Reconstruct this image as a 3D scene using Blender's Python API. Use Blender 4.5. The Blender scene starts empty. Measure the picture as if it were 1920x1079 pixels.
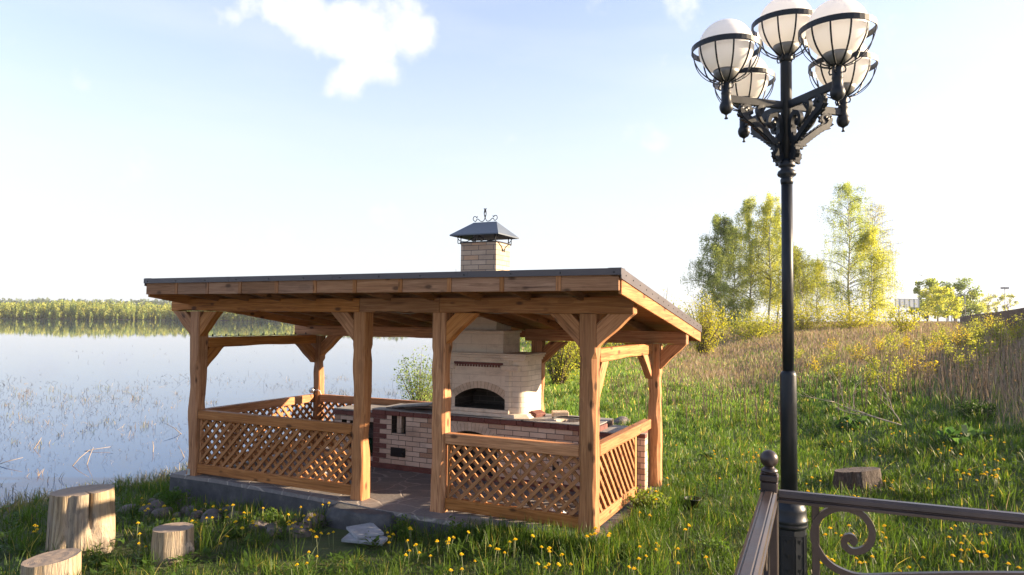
import bpy, bmesh, math, random
import numpy as np
from mathutils import Vector, Matrix, Euler, noise as mnoise

# ------------------------------------------------------------------ camera
SC = bpy.context.scene
COL = SC.collection
R = math.radians
H = 2.25                                   # eye height above the pavilion floor (floor is z = 0)
cam = bpy.data.cameras.new("camera")
cam.sensor_width = 36.0
cam.lens = 36.0 * 1308.87 / 1920.0
cam.clip_start = 0.05
cam.clip_end = 9000.0
camo = bpy.data.objects.new("camera", cam)
COL.objects.link(camo)
camo.matrix_world = Matrix.Translation((0, 0, H)) @ Matrix.Rotation(math.pi/2 + 0.0451, 4, 'X') @ Matrix.Rotation(0.0106, 4, 'Z')
SC.camera = camo

# ------------------------------------------------------------------ light
SUN_AZ, SUN_EL = R(88.0), R(17.5)          # azimuth clockwise from +Y
sun_dir = Vector((math.sin(SUN_AZ)*math.cos(SUN_EL), math.cos(SUN_AZ)*math.cos(SUN_EL), math.sin(SUN_EL)))
sl = bpy.data.lights.new("sun", 'SUN')
sl.energy = 4.6
sl.angle = R(0.6)
sl.color = (1.0, 0.775, 0.515)
slo = bpy.data.objects.new("sun", sl)
slo.rotation_euler = sun_dir.to_track_quat('Z', 'Y').to_euler()
slo.location = (20, 10, 20)
COL.objects.link(slo)

W = bpy.data.worlds.new("World")
SC.world = W
W.use_nodes = True
wn, wl = W.node_tree.nodes, W.node_tree.links
bg = wn['Background']
sky = wn.new('ShaderNodeTexSky')
sky.sky_type = 'NISHITA'
sky.sun_disc = False
sky.sun_elevation = SUN_EL
sky.sun_rotation = SUN_AZ
sky.air_density = 1.0
sky.dust_density = 1.3
sky.ozone_density = 1.6
bg.inputs[1].default_value = 0.087
SC.view_settings.view_transform = 'Standard'
SC.view_settings.look = 'None'
SC.view_settings.gamma = 1.0
SC.view_settings.exposure = 2.12
SC.cycles.max_bounces = 8
SC.cycles.transparent_max_bounces = 8
SC.cycles.use_denoising = True

def wnode(t, **k):
    n = wn.new(t)
    for a, b in k.items():
        setattr(n, a, b)
    return n

def cloud_mask():
    """cumulus puffs placed by sky direction (azimuth / elevation), broken up by noise"""
    tc = wnode('ShaderNodeTexCoord')
    nz = wnode('ShaderNodeTexNoise')
    nz.inputs['Scale'].default_value = 11.0
    nz.inputs['Detail'].default_value = 9.0
    nz.inputs['Roughness'].default_value = 0.58
    wl.new(tc.outputs['Generated'], nz.inputs['Vector'])
    total = None
    def dirv(px, py):
        f = 1308.87
        x, y = (px-960)/f, (py-539.5)/f
        v = camo.matrix_world.to_3x3() @ Vector((x, -y, -1))
        return v.normalized()
    # (pixel centre, radius in degrees, strength)
    puffs = [((465, -5), 2.6, 1.25), ((520, 8), 2.8, 1.3), ((580, 32), 3.0, 1.35), ((640, 55), 3.4, 1.4), ((700, 78), 3.7, 1.5), ((755, 58), 3.1, 1.4), ((790, 60), 2.2, 1.2),
             ((690, 112), 3.0, 1.35), ((655, 146), 2.3, 1.2), ((720, 130), 2.1, 1.15), ((155, 156), 1.3, .8), ((430, 30), 2.2, .9),
             ((1140, 5), 2.4, .9), ((1270, 0), 2.8, .9), ((90, 478), 2.6, .75), ((240, 495), 3.2, .62), ((560, 480), 5.0, .6), ((500, 500), 4.0, .5),
             ((760, 440), 4.0, .45), ((620, 172), 1.0, .7), ((1650, 30), 3.0, .6), ((20, 345), 1.6, .5)]
    for (px, py), rad, st in puffs:
        d = dirv(px, py)
        vm = wnode('ShaderNodeVectorMath', operation='DISTANCE')
        vm.inputs[1].default_value = d
        wl.new(tc.outputs['Generated'], vm.inputs[0])
        mr = wnode('ShaderNodeMapRange')
        mr.interpolation_type = 'SMOOTHSTEP'
        mr.inputs['From Min'].default_value = 0.0
        mr.inputs['From Max'].default_value = R(rad) * 1.25
        mr.inputs['To Min'].default_value = st
        mr.inputs['To Max'].default_value = 0.0
        wl.new(vm.outputs['Value'], mr.inputs['Value'])
        if total is None:
            total = mr.outputs[0]
        else:
            mx = wnode('ShaderNodeMath', operation='MAXIMUM')
            wl.new(total, mx.inputs[0]); wl.new(mr.outputs[0], mx.inputs[1])
            total = mx.outputs[0]
    ad = wnode('ShaderNodeMath', operation='MULTIPLY_ADD')
    wl.new(nz.outputs['Fac'], ad.inputs[0]); ad.inputs[1].default_value = 3.6; ad.inputs[2].default_value = -1.8
    a2 = wnode('ShaderNodeMath', operation='ADD')
    wl.new(total, a2.inputs[0]); wl.new(ad.outputs[0], a2.inputs[1])
    ss = wnode('ShaderNodeMapRange')
    ss.interpolation_type = 'SMOOTHSTEP'
    ss.inputs['From Min'].default_value = 0.30
    ss.inputs['From Max'].default_value = 1.25
    wl.new(a2.outputs[0], ss.inputs['Value'])
    # wispy veil low over the horizon and everywhere faintly
    m = wnode('ShaderNodeMapping')
    m.inputs['Scale'].default_value = (1.0, 1.0, 5.0)
    wl.new(tc.outputs['Generated'], m.inputs['Vector'])
    n2 = wnode('ShaderNodeTexNoise')
    n2.inputs['Scale'].default_value = 2.3
    n2.inputs['Detail'].default_value = 6.0
    wl.new(m.outputs[0], n2.inputs['Vector'])
    v2 = wnode('ShaderNodeMapRange')
    v2.inputs['From Min'].default_value = 0.42
    v2.inputs['From Max'].default_value = 0.8
    v2.inputs['To Max'].default_value = 0.35
    wl.new(n2.outputs['Fac'], v2.inputs['Value'])
    mx = wnode('ShaderNodeMath', operation='MAXIMUM')
    wl.new(ss.outputs[0], mx.inputs[0]); wl.new(v2.outputs[0], mx.inputs[1])
    return mx.outputs[0]
cm = cloud_mask()
mixc = wn.new('ShaderNodeMixRGB')
wl.new(cm, mixc.inputs['Fac'])
wl.new(sky.outputs[0], mixc.inputs['Color1'])
mixc.inputs['Color2'].default_value = (3.1, 3.42, 3.05, 1)
tintn = wn.new('ShaderNodeMixRGB'); tintn.blend_type = 'MULTIPLY'; tintn.inputs['Fac'].default_value = 1.0
tintn.inputs['Color2'].default_value = (1.0, 0.915, 1.03, 1)
tcg = wn.new('ShaderNodeTexCoord'); sepg = wn.new('ShaderNodeSeparateXYZ'); wl.new(tcg.outputs['Generated'], sepg.inputs[0])
hz = wn.new('ShaderNodeMapRange'); hz.interpolation_type = 'SMOOTHSTEP'
hz.inputs['From Min'].default_value = -0.02; hz.inputs['From Max'].default_value = 0.50; hz.inputs['To Min'].default_value = 0.86; hz.inputs['To Max'].default_value = 0.14
wl.new(sepg.outputs[2], hz.inputs['Value'])
veil = wn.new('ShaderNodeMixRGB'); veil.inputs['Color2'].default_value = (2.46, 2.86, 2.72, 1)
wl.new(hz.outputs[0], veil.inputs['Fac']); wl.new(mixc.outputs[0], veil.inputs['Color1'])
wl.new(veil.outputs[0], tintn.inputs['Color1'])
hsv = wn.new('ShaderNodeHueSaturation'); hsv.inputs['Saturation'].default_value = 0.9
wl.new(tintn.outputs[0], hsv.inputs['Color'])
wl.new(hsv.outputs[0], bg.inputs[0])

# ------------------------------------------------------------------ pavilion frame of reference
YAW, CX, CY = -0.4447, 0.8887, 7.3797
cosY, sinY = math.cos(YAW), math.sin(YAW)
def P2W(u, v, w=0.0):
    return Vector((CX + u*cosY - v*sinY, CY + u*sinY + v*cosY, w))

# ------------------------------------------------------------------ node helpers
def hexc(c, a=1.0):
    return (c[0], c[1], c[2], a)

class Mat:
    def __init__(self, name):
        self.m = bpy.data.materials.new(name)
        self.m.use_nodes = True
        self.n, self.l = self.m.node_tree.nodes, self.m.node_tree.links
        self.b = self.n['Principled BSDF']
        self.out = self.n['Material Output']
    def node(self, t, **k):
        n = self.n.new(t)
        for a, b in k.items():
            if a.startswith('i_'):
                n.inputs[a[2:].replace('_', ' ')].default_value = b
            else:
                setattr(n, a, b)
        return n
    def link(self, a, b):
        self.l.new(a, b)
    def noise(self, vec, scale, detail=4, rough=0.55, dist=0.0):
        n = self.node('ShaderNodeTexNoise')
        n.inputs['Scale'].default_value = scale
        n.inputs['Detail'].default_value = detail
        n.inputs['Roughness'].default_value = rough
        n.inputs['Distortion'].default_value = dist
        if vec is not None:
            self.link(vec, n.inputs['Vector'])
        return n.outputs['Fac']
    def mapping(self, vec, scale=(1, 1, 1), loc=(0, 0, 0)):
        n = self.node('ShaderNodeMapping')
        n.inputs['Scale'].default_value = scale
        n.inputs['Location'].default_value = loc
        self.link(vec, n.inputs['Vector'])
        return n.outputs[0]
    def ramp(self, fac, stops):
        n = self.node('ShaderNodeValToRGB')
        e = n.color_ramp.elements
        e[0].position, e[0].color = stops[0][0], hexc(stops[0][1])
        e[1].position, e[1].color = stops[-1][0], hexc(stops[-1][1])
        for p, c in stops[1:-1]:
            x = e.new(p); x.color = hexc(c)
        self.link(fac, n.inputs[0])
        return n.outputs[0]
    def mix(self, fac, a, b, mode='MIX'):
        n = self.node('ShaderNodeMixRGB', blend_type=mode)
        for s, v in ((0, fac), (1, a), (2, b)):
            if hasattr(v, 'is_linked'):
                self.link(v, n.inputs[s])
            elif isinstance(v, (tuple, list)):
                n.inputs[s].default_value = hexc(v)
            else:
                n.inputs[s].default_value = v
        return n.outputs[0]
    def math(self, op, a, b=0.0, c=None, clamp=False):
        n = self.node('ShaderNodeMath', operation=op)
        n.use_clamp = clamp
        for s, v in ((0, a), (1, b), (2, c)):
            if v is None:
                continue
            if hasattr(v, 'is_linked'):
                self.link(v, n.inputs[s])
            else:
                n.inputs[s].default_value = v
        return n.outputs[0]
    def rng(self, v, a, b, c=0.0, d=1.0, smooth=False):
        n = self.node('ShaderNodeMapRange')
        if smooth:
            n.interpolation_type = 'SMOOTHSTEP'
        for k, x in (('From Min', a), ('From Max', b), ('To Min', c), ('To Max', d)):
            n.inputs[k].default_value = x
        self.link(v, n.inputs['Value'])
        return n.outputs[0]
    def bump(self, h, strength=0.3, dist=0.01):
        n = self.node('ShaderNodeBump')
        n.inputs['Strength'].default_value = strength
        n.inputs['Distance'].default_value = dist
        self.link(h, n.inputs['Height'])
        self.link(n.outputs[0], self.b.inputs['Normal'])
    def color(self, c):
        if hasattr(c, 'is_linked'):
            self.link(c, self.b.inputs['Base Color'])
        else:
            self.b.inputs['Base Color'].default_value = hexc(c)
        return self
    def attr(self, name, which='Vector'):
        n = self.node('ShaderNodeAttribute')
        n.attribute_name = name
        return n.outputs[which]
    def tc(self, which='Object'):
        return self.node('ShaderNodeTexCoord').outputs[which]
    def rough(self, r):
        if hasattr(r, 'is_linked'):
            self.link(r, self.b.inputs['Roughness'])
        else:
            self.b.inputs['Roughness'].default_value = r
        return self

def obj_random(M):
    return M.node('ShaderNodeObjectInfo').outputs['Random']

def timber(name, dark, mid, light, rough=0.55, stain=0.5):
    """planed pine under a brown stain; 'gc' = (across, across, along grain) in metres"""
    M = Mat(name)
    g = M.attr('gc')
    off = M.node('ShaderNodeCombineXYZ')
    r = obj_random(M)
    M.link(M.math('MULTIPLY', r, 37.0), off.inputs[0]); M.link(M.math('MULTIPLY', r, 11.0), off.inputs[2])
    vm = M.node('ShaderNodeVectorMath', operation='ADD')
    M.link(g, vm.inputs[0]); M.link(off.outputs[0], vm.inputs[1])
    v = vm.outputs[0]
    grain = M.noise(M.mapping(v, (38, 38, 1.6)), 1.0, 6, 0.6, 1.2)
    fine = M.noise(M.mapping(v, (210, 210, 7)), 1.0, 4, 0.6)
    blot = M.noise(M.mapping(v, (5, 5, 1.6)), 1.0, 5, 0.62, 0.8)
    c = M.ramp(grain, [(0.32, dark), (0.5, mid), (0.68, light)])
    c = M.mix(M.rng(blot, 0.30, 0.72, 0.0, stain), c, tuple(x*0.72 for x in mid), 'MIX')
    c = M.mix(M.rng(fine, 0.55, 0.75, 0, 0.35), c, tuple(x*0.6 for x in dark))
    # knots
    kn = M.node('ShaderNodeTexVoronoi')
    kn.inputs['Scale'].default_value = 1.0
    M.link(M.mapping(v, (7, 7, 3.2)), kn.inputs['Vector'])
    wob = M.math('ADD', kn.outputs['Distance'], M.math('MULTIPLY', grain, 0.10))
    c = M.mix(M.rng(wob, 0.14, 0.27, 0.9, 0.0, True), c, tuple(x*0.42 for x in dark))
    # adzed patches left by the hand plane
    pv = M.node('ShaderNodeTexVoronoi'); pv.inputs['Scale'].default_value = 1.0; pv.inputs['Randomness'].default_value = 1.0
    M.link(M.mapping(v, (5.5, 5.5, 2.1), (7, 3, 1)), pv.inputs['Vector'])
    pw = M.math('ADD', pv.outputs['Distance'], M.math('MULTIPLY', blot, 0.25))
    c = M.mix(M.rng(pw, 0.30, 0.33, 0.42, 0.0, True), c, tuple(x*0.55 for x in mid))
    # no two timbers took the stain alike
    hv = M.node('ShaderNodeHueSaturation'); M.link(c, hv.inputs['Color']); M.link(M.rng(r, 0, 1, 0.78, 1.18), hv.inputs['Value']); M.link(M.rng(M.math('FRACT', M.math('MULTIPLY', r, 7.3)), 0, 1, 0.94, 1.12), hv.inputs['Saturation'])
    c = hv.outputs['Color']
    # drying cracks
    cr = M.noise(M.mapping(v, (55, 55, 1.1), (4, 9, 2)), 1.0, 2, 0.4, 0.6)
    c = M.mix(M.rng(cr, 0.715, 0.74, 0, 0.85), c, tuple(x*0.22 for x in dark))
    M.color(c)
    M.rough(M.rng(blot, 0.3, 0.7, rough - 0.02, rough + 0.18)); M.b.inputs['Specular IOR Level'].default_value = 0.28
    hh = M.math('ADD', M.math('MULTIPLY', grain, 0.6), M.math('MULTIPLY', fine, 0.4))
    hh = M.math('SUBTRACT', hh, M.rng(cr, 0.715, 0.74, 0, 1.2))
    M.bump(hh, 0.45, 0.004)
    return M.m

def _pass(): pass
def flatmat(name, col, rough=0.5, metal=0.0, noise_amt=0.15, scale=8.0, bump=0.0, coat=0.0):
    M = Mat(name)
    n = M.noise(M.tc(), scale, 5, 0.6)
    M.color(M.mix(M.rng(n, 0.3, 0.7), tuple(x*(1-noise_amt) for x in col), tuple(min(1, x*(1+noise_amt)) for x in col)))
    M.rough(M.rng(n, 0.3, 0.7, rough-0.06, rough+0.1))
    M.b.inputs['Metallic'].default_value = metal
    if coat:
        M.b.inputs['Coat Weight'].default_value = coat
        M.b.inputs['Coat Roughness'].default_value = 0.25
    if bump:
        M.bump(M.noise(M.tc(), scale*5, 4), bump, 0.003)
    return M.m

def brickmat(name, c1, c2, mortar, bw=0.25, bh=0.0725, ms=0.0045, off=(0, 0), rough=0.75, black_fill=None, varn=None):
    """brick courses read from a metre-scaled UV map"""
    M = Mat(name)
    uv = M.node('ShaderNodeUVMap').outputs[0]
    mp = M.mapping(uv, (1, 1, 1), (off[0], off[1], 0))
    b = M.node('ShaderNodeTexBrick')
    b.offset = 0.5
    b.inputs['Color1'].default_value = (0, 0, 0, 1)
    b.inputs['Color2'].default_value = (1, 1, 1, 1)
    b.inputs['Mortar'].default_value = (0.5, 0.5, 0.5, 1)
    b.inputs['Scale'].default_value = 1.0
    b.inputs['Mortar Size'].default_value = ms
    b.inputs['Mortar Smooth'].default_value = 0.087
    b.inputs['Brick Width'].default_value = bw
    b.inputs['Row Height'].default_value = bh
    M.link(mp, b.inputs['Vector'])
    n1 = M.noise(M.tc(), 9, 6, 0.6)
    n2 = M.noise(M.tc(), 60, 5, 0.6)
    stops = [(0.0, c1), (1.0, c2)]
    if varn:
        stops = [(0.0, c1), (0.45, c2), (0.8, c1), (0.9, varn)]
    c = M.ramp(b.outputs['Color'], stops)
    c = M.mix(M.rng(n1, 0.35, 0.7, 0, 0.35), c, tuple(x*0.72 for x in c1))
    c = M.mix(M.rng(n2, 0.5, 0.75, 0, 0.35), c, tuple(min(1, x*1.2) for x in c2))
    c = M.mix(b.outputs['Fac'], c, mortar)
    st = M.noise(M.mapping(M.tc(), (2.2, 2.2, 5.5), (1, 4, 2)), 1.0, 7, 0.68)
    c = M.mix(M.rng(st, 0.52, 0.72, 0, 0.50), c, (0.17, 0.13, 0.105))
    M.color(c)
    M.rough(rough)
    hgt = M.math('SUBTRACT', M.math('MULTIPLY', n2, 0.25), b.outputs['Fac'])
    M.bump(hgt, 0.55, 0.004)
    return M.m

MAT = {}
MAT['timber'] = timber('stained_timber', (0.175, 0.070, 0.027), (0.395, 0.174, 0.070), (0.54, 0.272, 0.122))
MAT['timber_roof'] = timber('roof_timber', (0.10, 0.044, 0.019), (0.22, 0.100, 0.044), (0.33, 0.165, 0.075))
MAT['fascia'] = timber('fascia_timber', (0.15, 0.072, 0.036), (0.28, 0.150, 0.084), (0.38, 0.22, 0.130), 0.65, 0.6)
MAT['lattice'] = timber('lattice_timber', (0.16, 0.068, 0.027), (0.32, 0.145, 0.060), (0.44, 0.22, 0.10), 0.6, 0.3)
MAT['trim'] = flatmat('brown_grey_coated_steel', (0.060, 0.050, 0.055), 0.42, 0.0, 0.08, 3, 0.05)
MAT['brick'] = brickmat('cream_brick', (0.50, 0.36, 0.27), (0.64, 0.51, 0.41), (0.055, 0.048, 0.046), varn=(0.34, 0.20, 0.125))
MAT['brick_small'] = brickmat('cream_oven_brick', (0.64, 0.54, 0.44), (0.72, 0.63, 0.53), (0.34, 0.28, 0.22), 0.25, 0.0725, 0.003)
MAT['ashlar'] = brickmat('cream_oven_block', (0.62, 0.51, 0.41), (0.70, 0.60, 0.50), (0.42, 0.34, 0.27), 0.50, 0.145, 0.002)
MAT['chimney_brick'] = brickmat('chimney_brick', (0.34, 0.245, 0.165), (0.46, 0.355, 0.26), (0.10, 0.08, 0.07), 0.25, 0.0725, 0.0045, varn=(0.47, 0.29, 0.17))
MAT['soot_brick'] = brickmat('sooty_brick', (0.030, 0.026, 0.024), (0.05, 0.042, 0.036), (0.09, 0.08, 0.07), 0.25, 0.0725, 0.004)
MAT['vouss'] = brickmat('arch_brick', (0.50, 0.38, 0.28), (0.60, 0.48, 0.38), (0.24, 0.185, 0.14), 0.058, 0.6, 0.003)
def redmat():
    M = Mat('red_brick')
    n1 = M.noise(M.tc(), 7, 6, 0.6); n2 = M.noise(M.tc(), 45, 5, 0.6)
    M.color(M.mix(M.rng(n2, 0.5, 0.8, 0, 0.6), M.ramp(n1, [(0.3, (0.085, 0.026, 0.022)), (0.7, (0.165, 0.055, 0.043))]), (0.20, 0.125, 0.105)))
    M.rough(0.8); M.bump(n2, 0.4, 0.003)
    return M.m
MAT['red'] = redmat()
MAT['soot'] = flatmat('soot', (0.018, 0.016, 0.015), 0.9)
MAT['stone_top'] = flatmat('grey_stone_top', (0.22, 0.21, 0.205), 0.6, 0, 0.25, 14, 0.2)
MAT['iron'] = flatmat('black_iron', (0.022, 0.023, 0.026), 0.42, 0.6, 0.2, 12, 0.1)
MAT['hot_plate'] = flatmat('rusty_steel_plate', (0.085, 0.055, 0.045), 0.55, 0.5, 0.4, 9, 0.1)
MAT['cap_'] = flatmat('chimney_cap_steel', (0.075, 0.095, 0.125), 0.42, 0.25, 0.1, 5)
MAT['lamp_metal'] = flatmat('dark_cast_iron_paint', (0.006, 0.009, 0.014), 0.42, 0.0, 0.25, 10, 0.12)
MAT['lamp_metal'].node_tree.nodes['Principled BSDF'].inputs['Specular IOR Level'].default_value = 0.3
MAT['cap'] = flatmat('chimney_cap_steel', (0.065, 0.085, 0.115), 0.5, 0.0, 0.1, 5)
MAT['rail_metal'] = flatmat('brown_painted_rail', (0.034, 0.024, 0.022), 0.36, 0.2, 0.35, 6, 0.15)
MAT['white_plastic'] = flatmat('white_plastic', (0.60, 0.60, 0.62), 0.5)
MAT['galv'] = flatmat('galvanised_metal', (0.45, 0.46, 0.47), 0.35, 0.7)
MAT['cable'] = flatmat('cable', (0.22, 0.18, 0.15), 0.6)

def globe_mat():
    M = Mat('opal_globe_glass')
    n = M.noise(M.tc(), 6, 5, 0.6)
    z = M.node('ShaderNodeSeparateXYZ'); M.link(M.tc(), z.inputs[0])
    M.color(M.mix(M.rng(n, 0.4, 0.8, 0.0, 0.25), (0.94, 0.935, 0.92), (0.88, 0.83, 0.76)))
    M.rough(0.12)
    tr = M.node('ShaderNodeBsdfTranslucent'); tr.inputs[0].default_value = (0.93, 0.90, 0.85, 1)
    mx = M.node('ShaderNodeMixShader'); mx.inputs[0].default_value = 0.42
    M.link(M.b.outputs[0], mx.inputs[1]); M.link(tr.outputs[0], mx.inputs[2]); M.link(mx.outputs[0], M.out.inputs[0])
    return M.m
MAT['globe'] = globe_mat()

def slabmat():
    M = Mat('dark_flagstone')
    uv = M.tc()
    v = M.node('ShaderNodeTexVoronoi', feature='DISTANCE_TO_EDGE'); v.inputs['Scale'].default_value = 2.6
    nz = M.node('ShaderNodeTexNoise'); nz.inputs['Scale'].default_value = 3.0; nz.inputs['Detail'].default_value = 3
    M.link(uv, nz.inputs['Vector'])
    w = M.mix(0.12, uv, nz.outputs['Color'], 'ADD')
    M.link(w, v.inputs['Vector'])
    vc = M.node('ShaderNodeTexVoronoi'); vc.inputs['Scale'].default_value = 2.6; M.link(w, vc.inputs['Vector'])
    n = M.noise(uv, 25, 7, 0.65)
    n2 = M.noise(uv, 3, 5, 0.6)
    c = M.ramp(n, [(0.3, (0.085, 0.080, 0.082)), (0.7, (0.19, 0.175, 0.17))])
    c = M.mix(0.35, c, M.ramp(vc.outputs['Color'], [(0.1, (0.08, 0.08, 0.095)), (0.9, (0.22, 0.175, 0.145))]))
    c = M.mix(M.rng(v.outputs['Distance'], 0.012, 0.03, 1, 0), c, (0.27, 0.24, 0.215))
    c = M.mix(M.rng(n2, 0.55, 0.7, 0, 0.5), c, (0.26, 0.225, 0.195))
    M.color(c); M.rough(0.7)
    M.bump(M.math('ADD', M.math('MULTIPLY', n, 0.5), M.rng(v.outputs['Distance'], 0.0, 0.04, 0, 1)), 0.5, 0.012)
    return M.m
MAT['slab'] = slabmat()
def sidemat():
    M = Mat('foundation_concrete')
    n = M.noise(M.tc(), 5, 8, 0.65); n2 = M.noise(M.tc(), 45, 6, 0.7)
    c = M.ramp(n, [(0.3, (0.035, 0.037, 0.043)), (0.55, (0.065, 0.066, 0.072)), (0.75, (0.12, 0.115, 0.11))])
    c = M.mix(M.rng(n2, 0.6, 0.75, 0, 0.5), c, (0.16, 0.15, 0.14))
    M.color(c); M.rough(0.85); M.bump(n2, 0.6, 0.012)
    return M.m
MAT['slab_side'] = sidemat()

def rockmat(name, a, b):
    M = Mat(name)
    n = M.noise(M.tc(), 6, 8, 0.65); n2 = M.noise(M.tc(), 40, 6, 0.7)
    c = M.ramp(n, [(0.3, a), (0.7, b)])
    c = M.mix(obj_random(M), c, (0.20, 0.14, 0.115), 'MIX')
    c = M.mix(0.55, c, M.ramp(n, [(0.3, a), (0.7, b)]))
    c = M.mix(M.rng(n2, 0.55, 0.7, 0, 0.5), c, tuple(x*0.5 for x in a))
    M.color(c); M.rough(0.85); M.bump(n2, 0.5, 0.01)
    return M.m
MAT['rock'] = rockmat('field_stone', (0.045, 0.043, 0.045), (0.12, 0.11, 0.108))
MAT['terrace'] = flatmat('pale_terrace_paving', (0.62, 0.59, 0.54), 0.8, 0, 0.1, 3)
MAT['paver'] = flatmat('grey_concrete', (0.25, 0.265, 0.29), 0.8, 0, 0.25, 14, 0.25)

def logmat():
    M = Mat('weathered_peeled_log')
    g = M.attr('gc')
    s = M.noise(M.mapping(g, (26, 26, 1.1)), 1.0, 7, 0.62, 0.8)
    bl = M.noise(M.mapping(g, (4, 4, 1.5)), 1.0, 6, 0.65)
    fine = M.noise(M.mapping(g, (120, 120, 5)), 1.0, 4, 0.6)
    c = M.ramp(s, [(0.25, (0.09, 0.06, 0.035)), (0.48, (0.29, 0.215, 0.13)), (0.70, (0.46, 0.365, 0.235))])
    c = M.mix(M.rng(bl, 0.45, 0.65, 0, 0.6), c, (0.22, 0.20, 0.185))
    c = M.mix(M.rng(bl, 0.60, 0.70, 0, 0.9), c, (0.07, 0.05, 0.035))
    c = M.mix(M.rng(fine, 0.58, 0.66, 0, 0.75), c, (0.10, 0.07, 0.045))
    ck = M.noise(M.mapping(g, (16, 16, .7), (3, 1, 8)), 1.0, 3, 0.5, 0.5)
    c = M.mix(M.rng(ck, 0.66, 0.69, 0, 0.9), c, (0.03, 0.022, 0.015))
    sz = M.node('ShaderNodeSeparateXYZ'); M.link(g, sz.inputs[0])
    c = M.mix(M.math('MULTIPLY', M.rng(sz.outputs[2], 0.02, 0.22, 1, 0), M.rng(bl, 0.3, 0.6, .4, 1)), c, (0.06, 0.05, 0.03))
    M.color(c); M.rough(0.8)
    M.bump(M.math('ADD', s, M.math('MULTIPLY', fine, 0.4)), 0.9, 0.018)
    return M.m
MAT['log'] = logmat()
def logend():
    M = Mat('sawn_log_end')
    g = M.attr('gc')
    sp = M.node('ShaderNodeSeparateXYZ'); M.link(g, sp.inputs[0])
    wv = M.node('ShaderNodeTexWave', wave_type='RINGS', rings_direction='Z')
    wv.inputs['Scale'].default_value = 26; wv.inputs['Distortion'].default_value = 3.0; wv.inputs['Detail'].default_value = 3
    M.link(g, wv.inputs['Vector'])
    n = M.noise(g, 7, 7, 0.65)
    n3 = M.noise(M.mapping(g, (8, 60, 8)), 1.0, 5, 0.65)
    c = M.mix(M.rng(wv.outputs[0], 0, 1, 0, 0.35), (0.26, 0.20, 0.15), (0.15, 0.11, 0.08))
    c = M.mix(M.rng(n, 0.42, 0.68, 0, 0.75), c, (0.19, 0.155, 0.125))
    c = M.mix(M.rng(n3, 0.6, 0.75, 0, 0.6), c, (0.38, 0.32, 0.25))
    M.color(c); M.rough(0.85); M.bump(M.math('ADD', wv.outputs[0], n3), 0.35, 0.006)
    return M.m
MAT['log_end'] = logend()
def barkmat():
    M = Mat('old_bark')
    g = M.attr('gc')
    s = M.noise(M.mapping(g, (30, 30, 6)), 1.0, 7, 0.7, 1.0)
    M.color(M.ramp(s, [(0.3, (0.018, 0.013, 0.010)), (0.55, (0.075, 0.055, 0.045)), (0.75, (0.17, 0.145, 0.13))]))
    M.rough(0.9); M.bump(s, 0.9, 0.03)
    return M.m
MAT['bark'] = barkmat()
def birchbark():
    M = Mat('birch_bark')
    g = M.tc('Object')
    s = M.noise(M.mapping(g, (6, 6, 14)), 1.0, 5, 0.6)
    z = M.node('ShaderNodeSeparateXYZ'); M.link(g, z.inputs[0])
    k = M.rng(z.outputs[2], 0.0, 1.6, 0.12, 0.0)
    M.color(M.ramp(M.math('SUBTRACT', s, k), [(0.40, (0.04, 0.035, 0.03)), (0.48, (0.55, 0.53, 0.50))]))
    M.rough(0.7)
    return M.m
MAT['birch_bark'] = birchbark()
MAT['twig'] = flatmat('brown_twig', (0.09, 0.06, 0.04), 0.8)

def foliage(name, trans=0.5, tcol=1.25, rough=0.55):
    """leaf / blade colour stored per leaf in the 'tint' attribute (the plant's own colour)"""
    M = Mat(name)
    a = M.attr('tint', 'Color')
    M.color(a); M.rough(rough)
    M.b.inputs['Specular IOR Level'].default_value = 0.3
    tr = M.node('ShaderNodeBsdfTranslucent')
    g = M.node('ShaderNodeMixRGB', blend_type='MULTIPLY'); g.inputs[0].default_value = 1.0
    M.link(a, g.inputs[1]); g.inputs[2].default_value = (tcol*1.15, tcol*1.1, tcol*0.6, 1)
    M.link(g.outputs[0], tr.inputs[0])
    mx = M.node('ShaderNodeMixShader'); mx.inputs[0].default_value = trans
    M.link(M.b.outputs[0], mx.inputs[1]); M.link(tr.outputs[0], mx.inputs[2]); M.link(mx.outputs[0], M.out.inputs[0])
    return M.m
MAT['leaf'] = foliage('leaf', 0.5, 1.5)
MAT['blade'] = foliage('grass_blade', 0.45, 1.4, 0.45)
MAT['dry'] = foliage('dry_stalk', 0.25, 1.0, 0.8)
MAT['petal'] = foliage('petal', 0.3, 1.2, 0.7)

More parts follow.
